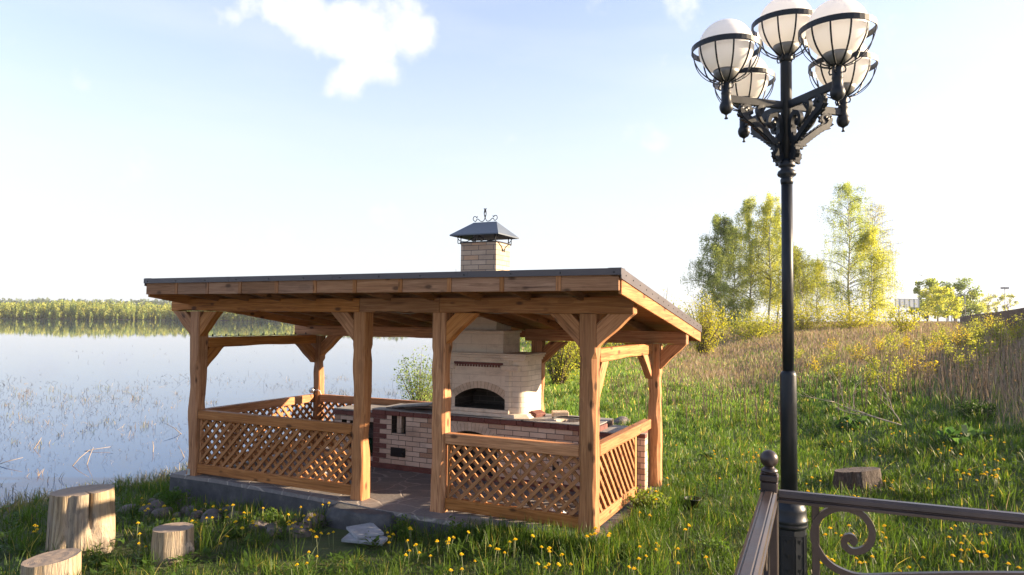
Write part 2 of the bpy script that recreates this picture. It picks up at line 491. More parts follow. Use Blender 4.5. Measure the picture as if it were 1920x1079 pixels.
# ------------------------------------------------------------------ mesh builder
class MB:
    def __init__(self):
        self.v, self.f, self.g, self.m, self.sm = [], [], [], [], []
    def add(self, verts, faces, gc=None, mi=0, smooth=False):
        o = len(self.v)
        self.v += [tuple(x) for x in verts]
        self.g += [tuple(x) for x in (gc if gc is not None else verts)]
        for f in faces:
            self.f.append([i+o for i in f]); self.m.append(mi); self.sm.append(smooth)
        return self
    def box(self, x0, x1, y0, y1, z0, z1, axis='z', mi=0):
        vs = [(x, y, z) for z in (z0, z1) for y in (y0, y1) for x in (x0, x1)]
        fs = [(0, 2, 3, 1), (4, 5, 7, 6), (0, 1, 5, 4), (2, 6, 7, 3), (0, 4, 6, 2), (1, 3, 7, 5)]
        if axis == 'x':
            g = [(y, z, x) for x, y, z in vs]
        elif axis == 'y':
            g = [(x, z, y) for x, y, z in vs]
        else:
            g = vs
        return self.add(vs, fs, g, mi)
    def bar(self, p0, p1, w, h, up=(0, 0, 1), mi=0, gofs=0.0, cut0=None, cut1=None):
        """square bar from p0 to p1; cut0/cut1 = (axis, value) plane the end lies in"""
        p0, p1 = Vector(p0), Vector(p1)
        d = (p1-p0); L = d.length; d.normalize()
        s = d.cross(Vector(up)).normalized(); t = s.cross(d)
        vs, g = [], []
        for k, (p, cut) in enumerate(((p0, cut0), (p1, cut1))):
            for a, b in ((-1, -1), (1, -1), (1, 1), (-1, 1)):
                q = p + s*(a*w/2) + t*(b*h/2)
                if cut is not None:
                    ax, val = cut
                    if abs(d[ax]) > 1e-4:
                        q = q + d*((val-q[ax])/d[ax])
                vs.append(q)
                g.append((a*w/2+gofs, b*h/2+gofs*1.7, (q-p0).dot(d)+gofs*3))
        fs = [(0, 3, 2, 1), (4, 5, 6, 7), (0, 1, 5, 4), (1, 2, 6, 5), (2, 3, 7, 6), (3, 0, 4, 7)]
        return self.add(vs, fs, g, mi)
    def tube(self, pts, rad, n=8, mi=0, caps=True, smooth=True, flat=None):
        pts = [Vector(p) for p in pts]
        if not hasattr(rad, '__len__'):
            rad = [rad]*len(pts)
        vs, g = [], []
        prev = None; L = 0
        for i, p in enumerate(pts):
            d = (pts[min(i+1, len(pts)-1)] - pts[max(i-1, 0)]).normalized()
            if prev is None:
                a = Vector((0, 0, 1)) if abs(d.z) < 0.9 else Vector((1, 0, 0))
                s = d.cross(a).normalized()
            else:
                s = (prev - d*prev.dot(d)).normalized()
            prev = s
            t = d.cross(s)
            if i: L += (p-pts[i-1]).length
            for k in range(n):
                a = 2*math.pi*k/n
                vs.append(p + (s*math.cos(a) + t*math.sin(a))*rad[i])
                g.append((math.cos(a)*rad[i], math.sin(a)*rad[i], L))
        fs = [(i*n+k, i*n+(k+1) % n, (i+1)*n+(k+1) % n, (i+1)*n+k) for i in range(len(pts)-1) for k in range(n)]
        if caps:
            fs.append(tuple(range(n))[::-1]); fs.append(tuple((len(pts)-1)*n+k for k in range(n)))
        return self.add(vs, fs, g, mi, smooth)
    def ribbon(self, pts, widths, thick, normal, mi=0):
        """flat bar following pts, wide along 'normal' side vector, thin in its plane"""
        pts = [Vector(p) for p in pts]; nrm = Vector(normal).normalized()
        if not hasattr(widths, '__len__'): widths = [widths]*len(pts)
        if not hasattr(thick, '__len__'): thick = [thick]*len(pts)
        vs, g = [], []
        for i, p in enumerate(pts):
            d = (pts[min(i+1, len(pts)-1)] - pts[max(i-1, 0)]).normalized()
            t = d.cross(nrm).normalized()
            for a, b in ((-1, -1), (1, -1), (1, 1), (-1, 1)):
                vs.append(p + nrm*(a*widths[i]/2) + t*(b*thick[i]/2)); g.append((a*widths[i], b*thick[i], i*0.02))
        fs = [(i*4+k, i*4+(k+1) % 4, (i+1)*4+(k+1) % 4, (i+1)*4+k) for i in range(len(pts)-1) for k in range(4)]
        e = (len(pts)-1)*4
        fs += [(3, 2, 1, 0), (e, e+1, e+2, e+3)]
        return self.add(vs, fs, g, mi, False)
    def lathe(self, prof, c=(0, 0, 0), n=24, mi=0, smooth=True):
        """prof: (radius, z)"""
        vs = []
        for r, z in prof:
            for k in range(n):
                a = 2*math.pi*k/n
                vs.append((c[0]+r*math.cos(a), c[1]+r*math.sin(a), c[2]+z))
        m = len(prof)
        fs = [(i*n+k, i*n+(k+1) % n, (i+1)*n+(k+1) % n, (i+1)*n+k) for i in range(m-1) for k in range(n)]
        fs += [tuple(range(n))[::-1], tuple((m-1)*n+k for k in range(n))]
        return self.add(vs, fs, None, mi, smooth)
    def build(self, name, mats, parent=None, bevel=0.0, uv=False, loc=None, seg=1):
        me = bpy.data.meshes.new(name)
        me.from_pydata(self.v, [], self.f)
        if not isinstance(mats, (list, tuple)):
            mats = [mats]
        for m in mats:
            me.materials.append(MAT[m] if isinstance(m, str) else m)
        me.polygons.foreach_set('material_index', self.m)
        me.polygons.foreach_set('use_smooth', self.sm)
        at = me.attributes.new('gc', 'FLOAT_VECTOR', 'POINT')
        at.data.foreach_set('vector', np.array(self.g, dtype=np.float32).ravel())
        if uv:
            u = me.uv_layers.new(name='UVMap')
            for p in me.polygons:
                n = p.normal
                ax = max(range(3), key=lambda i: abs(n[i]))
                for li in p.loop_indices:
                    co = me.vertices[me.loops[li].vertex_index].co
                    if ax == 0: u.data[li].uv = (co.y, co.z)
                    elif ax == 1: u.data[li].uv = (co.x, co.z)
                    else: u.data[li].uv = (co.x, co.y)
        me.update()
        o = bpy.data.objects.new(name, me)
        COL.objects.link(o)
        if parent is not None:
            o.parent = parent
        if loc is not None:
            o.location = loc
        if bevel:
            b = o.modifiers.new('edge', 'BEVEL'); b.width = bevel; b.segments = seg; b.limit_method = 'ANGLE'; b.angle_limit = R(50)
        return o

def tag(o, label, cat, group=None, kind=None):
    if label: o['label'] = label
    if cat: o['category'] = cat
    if group: o['group'] = group
    if kind: o['kind'] = kind
    return o
def structure(o):
    o['kind'] = 'structure'
    return o
def thing(name, label, cat, loc=(0, 0, 0), rz=0.0, group=None):
    o = bpy.data.objects.new(name, None)
    o.empty_display_size = 0.2
    COL.objects.link(o)
    o.location = loc; o.rotation_euler = (0, 0, rz)
    return tag(o, label, cat, group)
def copy_tree(o, parent=None):
    c = o.copy(); COL.objects.link(c); c.parent = parent
    for ch in list(o.children):
        copy_tree(ch, c)
    return c

def np_mesh(name, V, loops, starts, totals, mats, tint=None, matidx=None, parent=None, smooth=False):
    """fast mesh from numpy arrays; tint = per-vertex colour"""
    me = bpy.data.meshes.new(name)
    me.vertices.add(len(V)); me.vertices.foreach_set('co', np.ascontiguousarray(V, dtype=np.float32).ravel())
    me.loops.add(len(loops)); me.loops.foreach_set('vertex_index', np.ascontiguousarray(loops, dtype=np.int32))
    me.polygons.add(len(starts))
    me.polygons.foreach_set('loop_start', np.ascontiguousarray(starts, dtype=np.int32))
    me.polygons.foreach_set('loop_total', np.ascontiguousarray(totals, dtype=np.int32))
    for m in mats: me.materials.append(MAT[m])
    if matidx is not None: me.polygons.foreach_set('material_index', matidx)
    if smooth: me.polygons.foreach_set('use_smooth', np.ones(len(starts), dtype=bool))
    if tint is not None:
        at = me.attributes.new('tint', 'FLOAT_COLOR', 'POINT')
        t4 = np.ones((len(V), 4), dtype=np.float32); t4[:, :3] = tint
        at.data.foreach_set('color', t4.ravel())
    me.update(calc_edges=True)
    o = bpy.data.objects.new(name, me); COL.objects.link(o)
    if parent is not None: o.parent = parent
    return o

def leaf_quads(C, size, rng, aspect=0.6, flat=0.0, normal=None):
    """leaf-shaped rhombs at centres C (N,3)"""
    N = len(C)
    a = rng.normal(size=(N, 3)); a[:, 2] *= (1-flat); a[:, 2] -= 0.35
    a /= np.linalg.norm(a, axis=1)[:, None]
    b = rng.normal(size=(N, 3)); b -= a*(a*b).sum(1)[:, None]; b /= np.linalg.norm(b, axis=1)[:, None]
    s = (size if hasattr(size, '__len__') else np.full(N, size))[:, None]
    V = np.stack([C-a*s*.5, C+b*s*.5*aspect, C+a*s*.5, C-b*s*.5*aspect], 1).reshape(-1, 3)
    return V
def quads_obj(name, V, tint_per_quad, mats=('leaf',), parent=None):
    N = len(V)//4
    return np_mesh(name, V, np.arange(N*4), np.arange(N)*4, np.full(N, 4), mats, np.repeat(tint_per_quad, 4, axis=0), parent=parent)

# ================================================================== THE SETTING
WATER = -0.55
def vnoise(x, y, s=1.0, seed=0, oct=3):
    """vectorised value noise in 0..1"""
    x = np.asarray(x, dtype=np.float64)*s; y = np.asarray(y, dtype=np.float64)*s
    tot = 0; amp = 1; norm = 0
    for o in range(oct):
        xi = np.floor(x).astype(np.int64); yi = np.floor(y).astype(np.int64)
        xf = x-xi; yf = y-yi
        xf = xf*xf*(3-2*xf); yf = yf*yf*(3-2*yf)
        def h(a, b):
            n = (a*374761393 + b*668265263 + (seed+o)*982451653) & 0x7fffffff
            n = ((n ^ (n >> 13))*1274126177) & 0x7fffffff
            return ((n ^ (n >> 16)) & 0xffff)/65535.0
        v = (h(xi, yi)*(1-xf)+h(xi+1, yi)*xf)*(1-yf)+(h(xi, yi+1)*(1-xf)+h(xi+1, yi+1)*xf)*yf
        tot = tot+v*amp; norm += amp; amp *= .5; x = x*2.03+17.3; y = y*2.03+9.1
    return tot/norm

SHORE_Y = np.array([-60, 0, 6, 9, 10, 12.3, 14, 18, 22, 40, 100, 200, 430, 1500.])
SHORE_X = np.array([-16, -11, -9, -8.0, -7.4, -5.9, -4.6, -3.3, -2.7, -4.0, -9, -17, -20, -20.])
def shore_d(x, y):
    return x - np.interp(y, SHORE_Y, SHORE_X) + (vnoise(x, y, .6, 3)-.5)*.7
FAR_Y = 415.0
def ground_z(x, y):
    x = np.asarray(x, dtype=np.float64); y = np.asarray(y, dtype=np.float64)
    d = shore_d(x, y)
    land = WATER + 0.50*(1-np.exp(-np.maximum(d, 0)/9.0)) + 0.04*np.minimum(np.maximum(d, 0), 1)
    bed = WATER + np.maximum(d, -10)*0.16
    z = np.where(d > 0, land, bed)
    s = x-(2.2+0.25*y)
    s = np.maximum(s, 0)
    hill = 1.8*(1-np.exp(-np.maximum(s-.3, 0)*.125))*np.clip((y+4)/9, 0, 1)
    far = np.clip((y-30)/60, 0, 1)*0.45*np.clip(d/20, 0, 1)
    hum = (vnoise(x, y, .35, 7)-.5)*.12*np.clip(d/3, 0, 1)
    u_, v_ = uv_of(x, y)
    pad = np.clip((u_+2.2)/1.6, 0, 1)*np.clip(1-np.maximum(np.abs(v_-1.2)-1.6, 0)/1.2, 0, 1)*np.clip(1-np.maximum(u_-.3, 0)/2.5, 0, 1)
    z = z+hill+far*np.where(s > 0, 1, .8)+hum*(1-.8*pad)
    z = z*(1-pad)+np.maximum(z, -.055)*pad
    # far bank of the lake
    fy = FAR_Y + (vnoise(x, x*0, .01, 21)-.5)*30 + np.maximum(x+130, 0)*.5
    fb = WATER-1.5+np.clip((y-fy+8)/8, 0, 1)*1.7+np.clip((y-fy)/400, 0, 1)*3
    z = np.where((d < 0) & (y > fy-8), np.maximum(z, fb), z)
    z = np.where(y > 600, np.maximum(z, fb), z)
    return z
def gz(x, y):
    return float(ground_z(np.array([x]), np.array([y]))[0])
def uv_of(x, y):
    dx, dy = x-CX, y-CY
    return dx*cosY+dy*sinY, -dx*sinY+dy*cosY
SLAB = [(-6.32, -0.04), (-5.4, -0.01), (-4.6, -0.05), (-3.30, -0.13), (-2.7, -0.19), (-1.9, -0.22), (-1.0, -0.25), (-0.02, -0.27), (0.06, -0.20), (0.10, 1.2), (0.16, 2.75), (-6.3, 2.85)]
def in_slab(x, y, m=0.0):
    u, v = uv_of(x, y)
    return (u > -6.34-m) & (u < 0.13+m) & (v > -0.2-m) & (v < 2.8+m)

def terrain():
    nx, ny = 420, 460
    a = np.linspace(-1, 1, nx); b = np.linspace(0, 1, ny)
    X = np.sinh(a*6.0)/np.sinh(6.0)*1600
    Y = -40 + np.sinh(b*6.2+0.0)/np.sinh(6.2)*2200
    # finer near y in 4..30
    XX, YY = np.meshgrid(X, Y)
    ZZ = ground_z(XX, YY)
    s = in_slab(XX, YY, -.15)
    ZZ = np.where(s, np.minimum(ZZ, -.3), ZZ)
    V = np.stack([XX, YY, ZZ], -1).reshape(-1, 3)
    i = np.arange(nx-1)[None, :]+np.arange(ny-1)[:, None]*nx
    q = np.stack([i, i+1, i+1+nx, i+nx], -1).reshape(-1, 4)
    o = np_mesh('ground', V, q.ravel(), np.arange(len(q))*4, np.full(len(q), 4), ['ground'], smooth=True)
    return structure(o)

def groundmat():
    M = Mat('meadow_soil')
    p = M.node('ShaderNodeNewGeometry').outputs['Position']
    n = M.noise(p, 1.2, 8, 0.65); n2 = M.noise(p, 14, 7, 0.7); n3 = M.noise(M.mapping(p, (1, 1, 1), (50, 9, 0)), .12, 5, 0.6)
    c = M.ramp(n, [(0.3, (0.030, 0.042, 0.012)), (0.6, (0.055, 0.075, 0.018)), (0.8, (0.11, 0.10, 0.045))])
    c = M.mix(M.rng(n2, 0.5, 0.7, 0, 0.6), c, (0.07, 0.052, 0.035))
    sp = M.node('ShaderNodeSeparateXYZ'); M.link(p, sp.inputs[0])
    # dry tan grass further up the meadow
    far = M.math('MULTIPLY', M.rng(sp.outputs[1], 22, 45), M.rng(n3, 0.35, 0.55))
    c = M.mix(far, c, (0.21, 0.165, 0.09))
    # wet litter at the waterline
    c = M.mix(M.rng(sp.outputs[2], -0.52, -0.40, 0.85, 0), c, (0.17, 0.145, 0.10))
    M.color(c); M.rough(0.95); M.bump(n2, 0.6, 0.03)
    return M.m
MAT['ground'] = groundmat()
terrain()

def watermat():
    M = Mat('lake_water')
    p = M.node('ShaderNodeNewGeometry').outputs['Position']
    n = M.noise(M.mapping(p, (0.8, 2.2, 1)), 1.6, 4, 0.55)
    n2 = M.noise(M.mapping(p, (.05, .16, 1)), 1.0, 4, 0.5)
    M.color((0.001, 0.036, 0.125)); M.rough(0.015)
    M.b.inputs['IOR'].default_value = 1.33
    bp = M.node('ShaderNodeBump'); bp.inputs['Strength'].default_value = 0.022; bp.inputs['Distance'].default_value = 0.02
    M.link(M.math('ADD', n, M.math('MULTIPLY', n2, 2.0)), bp.inputs['Height']); M.link(bp.outputs[0], M.b.inputs['Normal'])
    return M.m
MAT['water'] = watermat()
wb = MB()
wb.add([(-1500, -60, WATER), (120, -60, WATER), (120, 900, WATER), (-1500, 900, WATER)], [(0, 1, 2, 3)])
structure(wb.build('lake_water', 'water'))

# terrace the photographer stands on (just outside the frame, under the black railing)
tb = MB()
tp_ = [(-9.6, -22.0), (.30, .60), (.93, 2.68), (5.6, .72), (18.0, -4.5), (18.0, -22.0)]  # extended far behind the camera and paled to bounce light at the pavilion
tb.add([(x, y, .52) for x, y in tp_]+[(x, y, -.9) for x, y in tp_], [tuple(range(5, -1, -1))]+[(i, (i+1) % 6, 6+(i+1) % 6, 6+i) for i in range(6)])
structure(tb.build('terrace_floor', 'terrace'))


# pavilion floor slab
def slab():
    m = MB()
    n = len(SLAB)
    top = [P2W(u, v, 0) for u, v in SLAB]; mid = [P2W(u*1.0, v-.012 if v < 1 else v, -.045) for u, v in SLAB]; bot = [P2W(u, v-.03 if v < 1 else v, -.75) for u, v in SLAB]
    m.add(top+mid+bot, [tuple(range(n))] + [(n+i, n+(i+1) % n, (i+1) % n, i) for i in range(n)] + [(2*n+i, 2*n+(i+1) % n, n+(i+1) % n, n+i) for i in range(n)])
    m.m = [0]+[0]*n+[1]*n
    return structure(m.build('pavilion_floor', ['slab', 'slab_side']))
slab()
# rough poured step bulging out below the entrance
def step():
    bm = bmesh.new(); bmesh.ops.create_icosphere(bm, subdivisions=4, radius=1)
    for v in bm.verts:
        c = v.co.copy(); n = mnoise.noise(c*2.2)*.12+mnoise.noise(c*6)*.04
        c *= 1+n
        v.co = Vector((max(-1, min(1, c.x*1.25))*.46, max(-1, min(1, c.y*1.2))*.22, max(-1, min(.78, c.z*1.3))*.30))
    me = bpy.data.meshes.new('floor_step'); bm.to_mesh(me); bm.free()
    me.materials.append(MAT['slab_side'])
    for p in me.polygons: p.use_smooth = True
    o = bpy.data.objects.new('concrete_step', me); COL.objects.link(o)
    o.location = P2W(-2.80, -.20, -.245); o.rotation_euler = (0, 0, YAW)
    structure(o)
step()

# ------------------------------------------------------------------ far shore forest
def forest():
    rng = np.random.default_rng(5)
    Vs, Ts = [], []
    def band(n, ylo, yhi, hlo, hhi, tint, xlo, xhi):
        X = rng.uniform(xlo, xhi, n); t = rng.beta(1.1, 2.4, n)
        fy = FAR_Y + (vnoise(X, X*0, .01, 21)-.5)*30 + np.maximum(X+130, 0)*.5
        Y = fy+ylo+t*(yhi-ylo)
        Z = ground_z(X, Y)
        Hh = rng.uniform(hlo*.8, hhi, n)*(.50+.55*vnoise(X, Y, .025, 9))
        con = rng.random(n) < .38
        K = 84
        for i in range(n):
            r = rng.random(K); zz = (r**1.05 if not con[i] else r**1.4)
            wd = (1-zz)*.15 if con[i] else np.sqrt(np.clip(1-(1.6*zz-.6)**2, 0, 1))*.145
            wd = np.maximum(wd, .015)
            an = rng.uniform(0, 2*math.pi, K); rr = np.sqrt(rng.random(K))*wd*Hh[i]*1.25
            C = np.stack([X[i]+np.cos(an)*rr, Y[i]+np.sin(an)*rr, Z[i]+zz*Hh[i]*.97+.3], 1)
            Vs.append(leaf_quads(C, rng.uniform(.45, 1.15, K), rng, .8))
            if con[i]:
                base = np.array([.12, .17, .07])*rng.uniform(.8, 1.3)
            else:
                base = np.array([.27+.06*rng.random(), .33, .10])*rng.uniform(.75, 1.2)
            base = base*tint
            Ts.append(np.clip(base[None]*rng.uniform(.7, 1.35, (K, 1)), 0, 1))
    band(3000, 0, 90, 9, 13.5, 1.0, -480, -90)
    band(900, -2, 8, 2.5, 6, 1.0, -480, -90)
    o = quads_obj('far_forest', np.concatenate(Vs), np.concatenate(Ts))
    tag(o, 'mixed yellow green birch and dark spruce forest along the far shore of the lake', 'forest', kind='stuff')
    # blue dark ridge wood behind
    Vs.clear(); Ts.clear()
    n = 700
    X = rng.uniform(-900, -120, n); Y = rng.uniform(800, 860, n)
    for i in range(n):
        K = 26; h = rng.uniform(15, 20)
        zz = rng.random(K); C = np.stack([X[i]+rng.normal(size=K)*3, Y[i]+rng.normal(size=K)*3, gz(X[i], Y[i])+zz*h+ (X[i]+500)*.004-2], 1)
        Vs.append(leaf_quads(C, rng.uniform(3, 6, K), rng, .8)); Ts.append(np.array([[.12, .16, .13]])*rng.uniform(.8, 1.2, (K, 1)))
    o = quads_obj('distant_forest_ridge', np.concatenate(Vs), np.concatenate(Ts))
    tag(o, 'dark strip of more distant forest showing above the far shore trees', 'forest', kind='stuff')
forest()

# ------------------------------------------------------------------ grass
def blades(name, X, Y, Hh, Wd, tint, rng, lean=.35, mat='blade', label=None, cat=None, zoff=0.0, curve=.5):
    N = len(X)
    Z = ground_z(X, Y)-.02+zoff
    az = rng.uniform(0, 2*math.pi, N)
    dx, dy = np.cos(az), np.sin(az)
    ln = np.abs(rng.normal(0, lean, N)).clip(0, 1.1)
    ta = rng.uniform(0, 2*math.pi, N); tx, ty = np.cos(ta), np.sin(ta)
    def P(f, w):
        b = ln*(f*.5+curve*f*f)*Hh
        cx = X+dx*b; cy = Y+dy*b; cz = Z+Hh*f*(1-.22*ln*f)
        return np.stack([cx+tx*w, cy+ty*w, cz], 1)
    V = np.stack([P(0, -Wd*.4), P(0, Wd*.4), P(.5, Wd*.5), P(.5, -Wd*.5), P(.82, Wd*.3), P(.82, -Wd*.3), P(1., 0*Wd)], 1).reshape(-1, 3)
    b = np.arange(N)[:, None]*7
    L = (b+np.array([[0, 1, 2, 3, 3, 2, 4, 5, 5, 4, 6]])).ravel()
    st = (np.arange(N)[:, None]*11+np.array([[0, 4, 8]])).ravel()
    tt = np.tile([4, 4, 3], N)
    T = np.repeat(tint, 7, axis=0)
    o = np_mesh(name, V, L, st, tt, [mat], T)
    if label: tag(o, label, cat, kind='stuff')
    return o
def sample_view(n, d0, d1, p, rng, a0=-42, a1=46):
    """positions spread over the field, thinning out with distance from the terrace"""
    u = rng.random(n)
    k = p+1
    d = (d0**k+u*(d1**k-d0**k))**(1/k)
    a = np.radians(rng.uniform(a0, a1, n))
    return d*np.sin(a), d*np.cos(a), d
STUMPS = [(-1.73, 8.22, .47), (-4.74, 7.95, .42), (-3.50, 7.45, .23), (-4.36, 6.78, .30), (4.95, 10.1, .36), (-1.75, 8.33, .18)]
BARE = [(-2.1, 7.75, .5), (-1.75, 8.3, .25)]
def keep_mask(X, Y, m=0.0):
    k = (shore_d(X, Y) > .05) & ~in_slab(X, Y, .02+m)
    for sx, sy, r in STUMPS: k &= (X-sx)**2+(Y-sy)**2 > (r*.92)**2
    k &= ~((X > -6) & (X < 18) & (Y < 2.68-(X-.93)*.42) & (Y < 2.68+(X-.93)*3.2))
    k &= (X-1.665)**2+(Y-4.22)**2 > .13**2
    return k
def dryness(X, Y):
    """0 = lush green, 1 = last year's dry grass"""
    s = X-(2.2+.25*Y)
    n = vnoise(X, Y, .16, 31); n2 = vnoise(X, Y, .7, 32)
    hill = np.clip((s-3.0)/2.0, 0, 1)*np.clip((Y-9)/4, 0, 1)
    far = np.clip((Y-21-(9*(n-.5)))/9, 0, 1)*np.clip((X-.12*Y)/5, 0, 1)
    g = np.clip(np.maximum(hill*1.0, far*1.0)+(n-.5)*.9+(n2-.5)*.6, 0, 1)
    return np.where(np.maximum(hill, far) < .03, np.clip((n2-.80)*3, 0, .2), g)
def green_tint(X, Y, rng, N):
    n = vnoise(X, Y, .5, 41); n2 = vnoise(X, Y, 2.3, 42)
    t = (n*.6+n2*.4)[:, None]
    a = np.array([[.021, .057, .009]]); b = np.array([[.084, .142, .019]])
    c = a*(1-t)+b*t
    yel = (rng.random(N) < .07)[:, None]
    c = np.where(yel, np.array([[.24, .22, .06]]), c)
    return c*rng.uniform(.65, 1.35, (N, 1))
def grass():
    rng = np.random.default_rng(11)
    # fine short lawn-like grass everywhere near
    X, Y, d = sample_view(330000, 5.2, 45, -.15, rng)
    k = keep_mask(X, Y) & (dryness(X, Y) < rng.random(len(X)))
    X, Y, d = X[k], Y[k], d[k]; N = len(X)
    tuft = vnoise(X, Y, 1.4, 51); tf2 = vnoise(X, Y, 4.5, 52)
    front = np.clip(1-(Y-6)/4.5, 0, 1)*(X < .8)
    bare = np.zeros(N)
    for bx, by, r in BARE: bare = np.maximum(bare, np.clip(1.4-np.hypot(X-bx, Y-by)/r, 0, 1))
    hh = (.055+.20*tuft**1.8+.07*tf2)*rng.uniform(.6, 1.3, N)*(1-.45*front)*(1-.75*bare)
    sd = shore_d(X, Y); hh *= np.clip(.35+sd/2.5, .35, 1)
    uu_, vv_ = uv_of(X, Y); rk = (uu_ > -6.5) & (uu_ < -2.2) & (vv_ > -.85) & (vv_ < 0)
    hh = np.where(rk, hh*.5, hh)
    for sx, sy, r in STUMPS[:4]: hh *= np.where((np.hypot(X-sx, Y-sy) < r+.35) & (Y < sy), .45, 1)
    kk = (rng.random(N) > bare*.7) & ~(rk & (rng.random(N) < .5))
    T = green_tint(X, Y, rng, N)
    edge = np.clip(1-sd/1.2, 0, 1)[:, None]
    T = T*(1-edge)+np.array([[.30, .24, .10]])*edge*rng.uniform(.6, 1.2, (N, 1))
    T = T*(1+1.4*np.clip((Y-9.5)/10, 0, 1))[:, None]*np.array([[1.08, .97, 1.5]])**np.clip((Y-10)/12, 0, 1)[:, None]  # bright sun and flare painted into the blade colour, stronger with distance
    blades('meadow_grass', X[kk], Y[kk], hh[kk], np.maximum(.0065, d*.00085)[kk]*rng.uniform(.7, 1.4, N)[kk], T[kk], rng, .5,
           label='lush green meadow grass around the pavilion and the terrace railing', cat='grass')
    # taller seeding tufts
    cx, cy, cd = sample_view(2600, 5.2, 30, 0, rng)
    k = keep_mask(cx, cy, .05) & (dryness(cx, cy) < .3)
    cx, cy, cd = cx[k], cy[k], cd[k]
    n = 26
    X = np.repeat(cx, n)+rng.normal(0, .05, len(cx)*n); Y = np.repeat(cy, n)+rng.normal(0, .05, len(cx)*n)
    hs = np.repeat(rng.uniform(.16, .34, len(cx)), n)*rng.uniform(.6, 1.1, len(X))
    kk = keep_mask(X, Y); d = np.hypot(X, Y)
    T = green_tint(X, Y, rng, len(X))*np.array([[1.15, 1.1, 1.1]])
    blades('tall_grass_tufts', X[kk], Y[kk], hs[kk], np.maximum(.006, d*.0008)[kk], T[kk], rng, .6,
           label='taller bright green grass tufts scattered over the meadow', cat='grass')
    # long grass crowding the slab edges
    uu = np.concatenate([rng.uniform(-1.3, .25, 420), rng.uniform(.12, .55, 700), rng.uniform(-5.9, -1.4, 160)])
    vv = np.concatenate([-.27-np.abs(rng.normal(0, .16, 420)), rng.uniform(-.35, 2.9, 700), -.26-np.abs(rng.normal(.1, .2, 160))])
    gx = CX+uu*cosY-vv*sinY; gy = CY+uu*sinY+vv*cosY; n = 9
    X = np.repeat(gx, n)+rng.normal(0, .03, len(gx)*n); Y = np.repeat(gy, n)+rng.normal(0, .03, len(gx)*n)
    hs = np.repeat(np.concatenate([rng.uniform(.12, .30, 420), rng.uniform(.10, .26, 700), rng.uniform(.10, .30, 160)]), n)*rng.uniform(.6, 1.1, len(X))
    kk = keep_mask(X, Y); d = np.hypot(X, Y)
    T = green_tint(X, Y, rng, len(X))*1.1
    blades('edge_grass', X[kk], Y[kk], hs[kk], np.maximum(.006, d*.0008)[kk], T[kk], rng, .45,
           label='long grass crowding against the edges of the pavilion floor', cat='grass')
    # dry straw-coloured grass up the hillside
    X, Y, d = sample_view(210000, 9, 110, -.25, rng, -12, 46)
    k = keep_mask(X, Y) & (dryness(X, Y) > rng.random(len(X))*.9+.05)
    X, Y, d = X[k], Y[k], d[k]; N = len(X)
    s = X-(2.2+.25*Y)
    hh = (.20+.36*vnoise(X, Y, .8, 61))*rng.uniform(.5, 1.25, N)*np.where(s > 3, 1.0, .75)
    n = vnoise(X, Y, .3, 62)[:, None]
    T = (np.array([[.34, .255, .185]])*(1-n)+np.array([[.25, .185, .155]])*n)*rng.uniform(.6, 1.35, (N, 1))
    g = (rng.random(N) < .06+.22*vnoise(X, Y, .25, 63))[:, None]
    T = np.where(g, np.array([[.20, .25, .05]])*rng.uniform(.7, 1.3, (N, 1)), T)
    blades('dry_grass', X, Y, hh, np.maximum(.006, d*.00065)*rng.uniform(.7, 1.5, N), T, rng, .32, 'dry',
           label='dry straw coloured grass covering the hillside', cat='dry grass')
    # distant green grass, sunlit brightness put into the blade colour
    X, Y, d = sample_view(60000, 35, 160, .1, rng, -16, 44)
    k = keep_mask(X, Y) & (dryness(X, Y) < .6)
    X, Y, d = X[k], Y[k], d[k]; N = len(X)
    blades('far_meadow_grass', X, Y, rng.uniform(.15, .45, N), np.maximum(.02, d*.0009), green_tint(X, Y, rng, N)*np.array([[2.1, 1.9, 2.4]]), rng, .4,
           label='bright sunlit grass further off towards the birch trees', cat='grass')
    # straw and litter at the waterline
    n = 9000
    Y = rng.uniform(3, 26, n); X = np.interp(Y, SHORE_Y, SHORE_X)+rng.normal(.15, .35, n)
    k = ~in_slab(X, Y)
    X, Y = X[k], Y[k]; N = len(X)
    T = np.array([[.36, .29, .17]])*rng.uniform(.4, 1.3, (N, 1))
    g = (rng.random(N) < .35)[:, None]; T = np.where(g, np.array([[.16, .17, .04]]), T)
    blades('shore_sedge', X, Y, rng.uniform(.05, .26, N), np.full(N, .008), T, rng, 1.0, 'dry',
           label='short dry sedge and seedheads fringing the near waterline', cat='sedge', zoff=.02)
grass()

def broad_leaves():
    """ground-hugging leafy weeds between the grass"""
    rng = np.random.default_rng(77)
    cx, cy, cd = sample_view(1500, 5.2, 20, -.2, rng)
    k = keep_mask(cx, cy, .05) & (dryness(cx, cy) < .3)
    cx, cy = cx[k], cy[k]
    n = 14
    N = len(cx)*n
    an = rng.uniform(0, 2*math.pi, N); r = rng.uniform(.02, .13, N)
    bx, by = np.repeat(cx, n), np.repeat(cy, n)
    X, Y = bx+np.cos(an)*r, by+np.sin(an)*r
    Z = ground_z(X, Y)+rng.uniform(.02, .12, N)
    L = rng.uniform(.05, .12, N); W_ = L*.35
    dx, dy = np.cos(an), np.sin(an); up = rng.uniform(-.1, .8, N)
    V = np.stack([np.stack([X-dx*L*.5, Y-dy*L*.5, Z-up*L*.4], 1), np.stack([X-dy*W_*.5, Y+dx*W_*.5, Z], 1),
                  np.stack([X+dx*L*.5, Y+dy*L*.5, Z+up*L*.4], 1), np.stack([X+dy*W_*.5, Y-dx*W_*.5, Z], 1)], 1).reshape(-1, 3)
    T = np.array([[.055, .105, .018]])*rng.uniform(.6, 1.5, (N, 1))
    o = quads_obj('broadleaf_weeds', V, T)
    tag(o, 'low broad leaved weeds growing between the grass blades', 'weeds', kind='stuff')
broad_leaves()

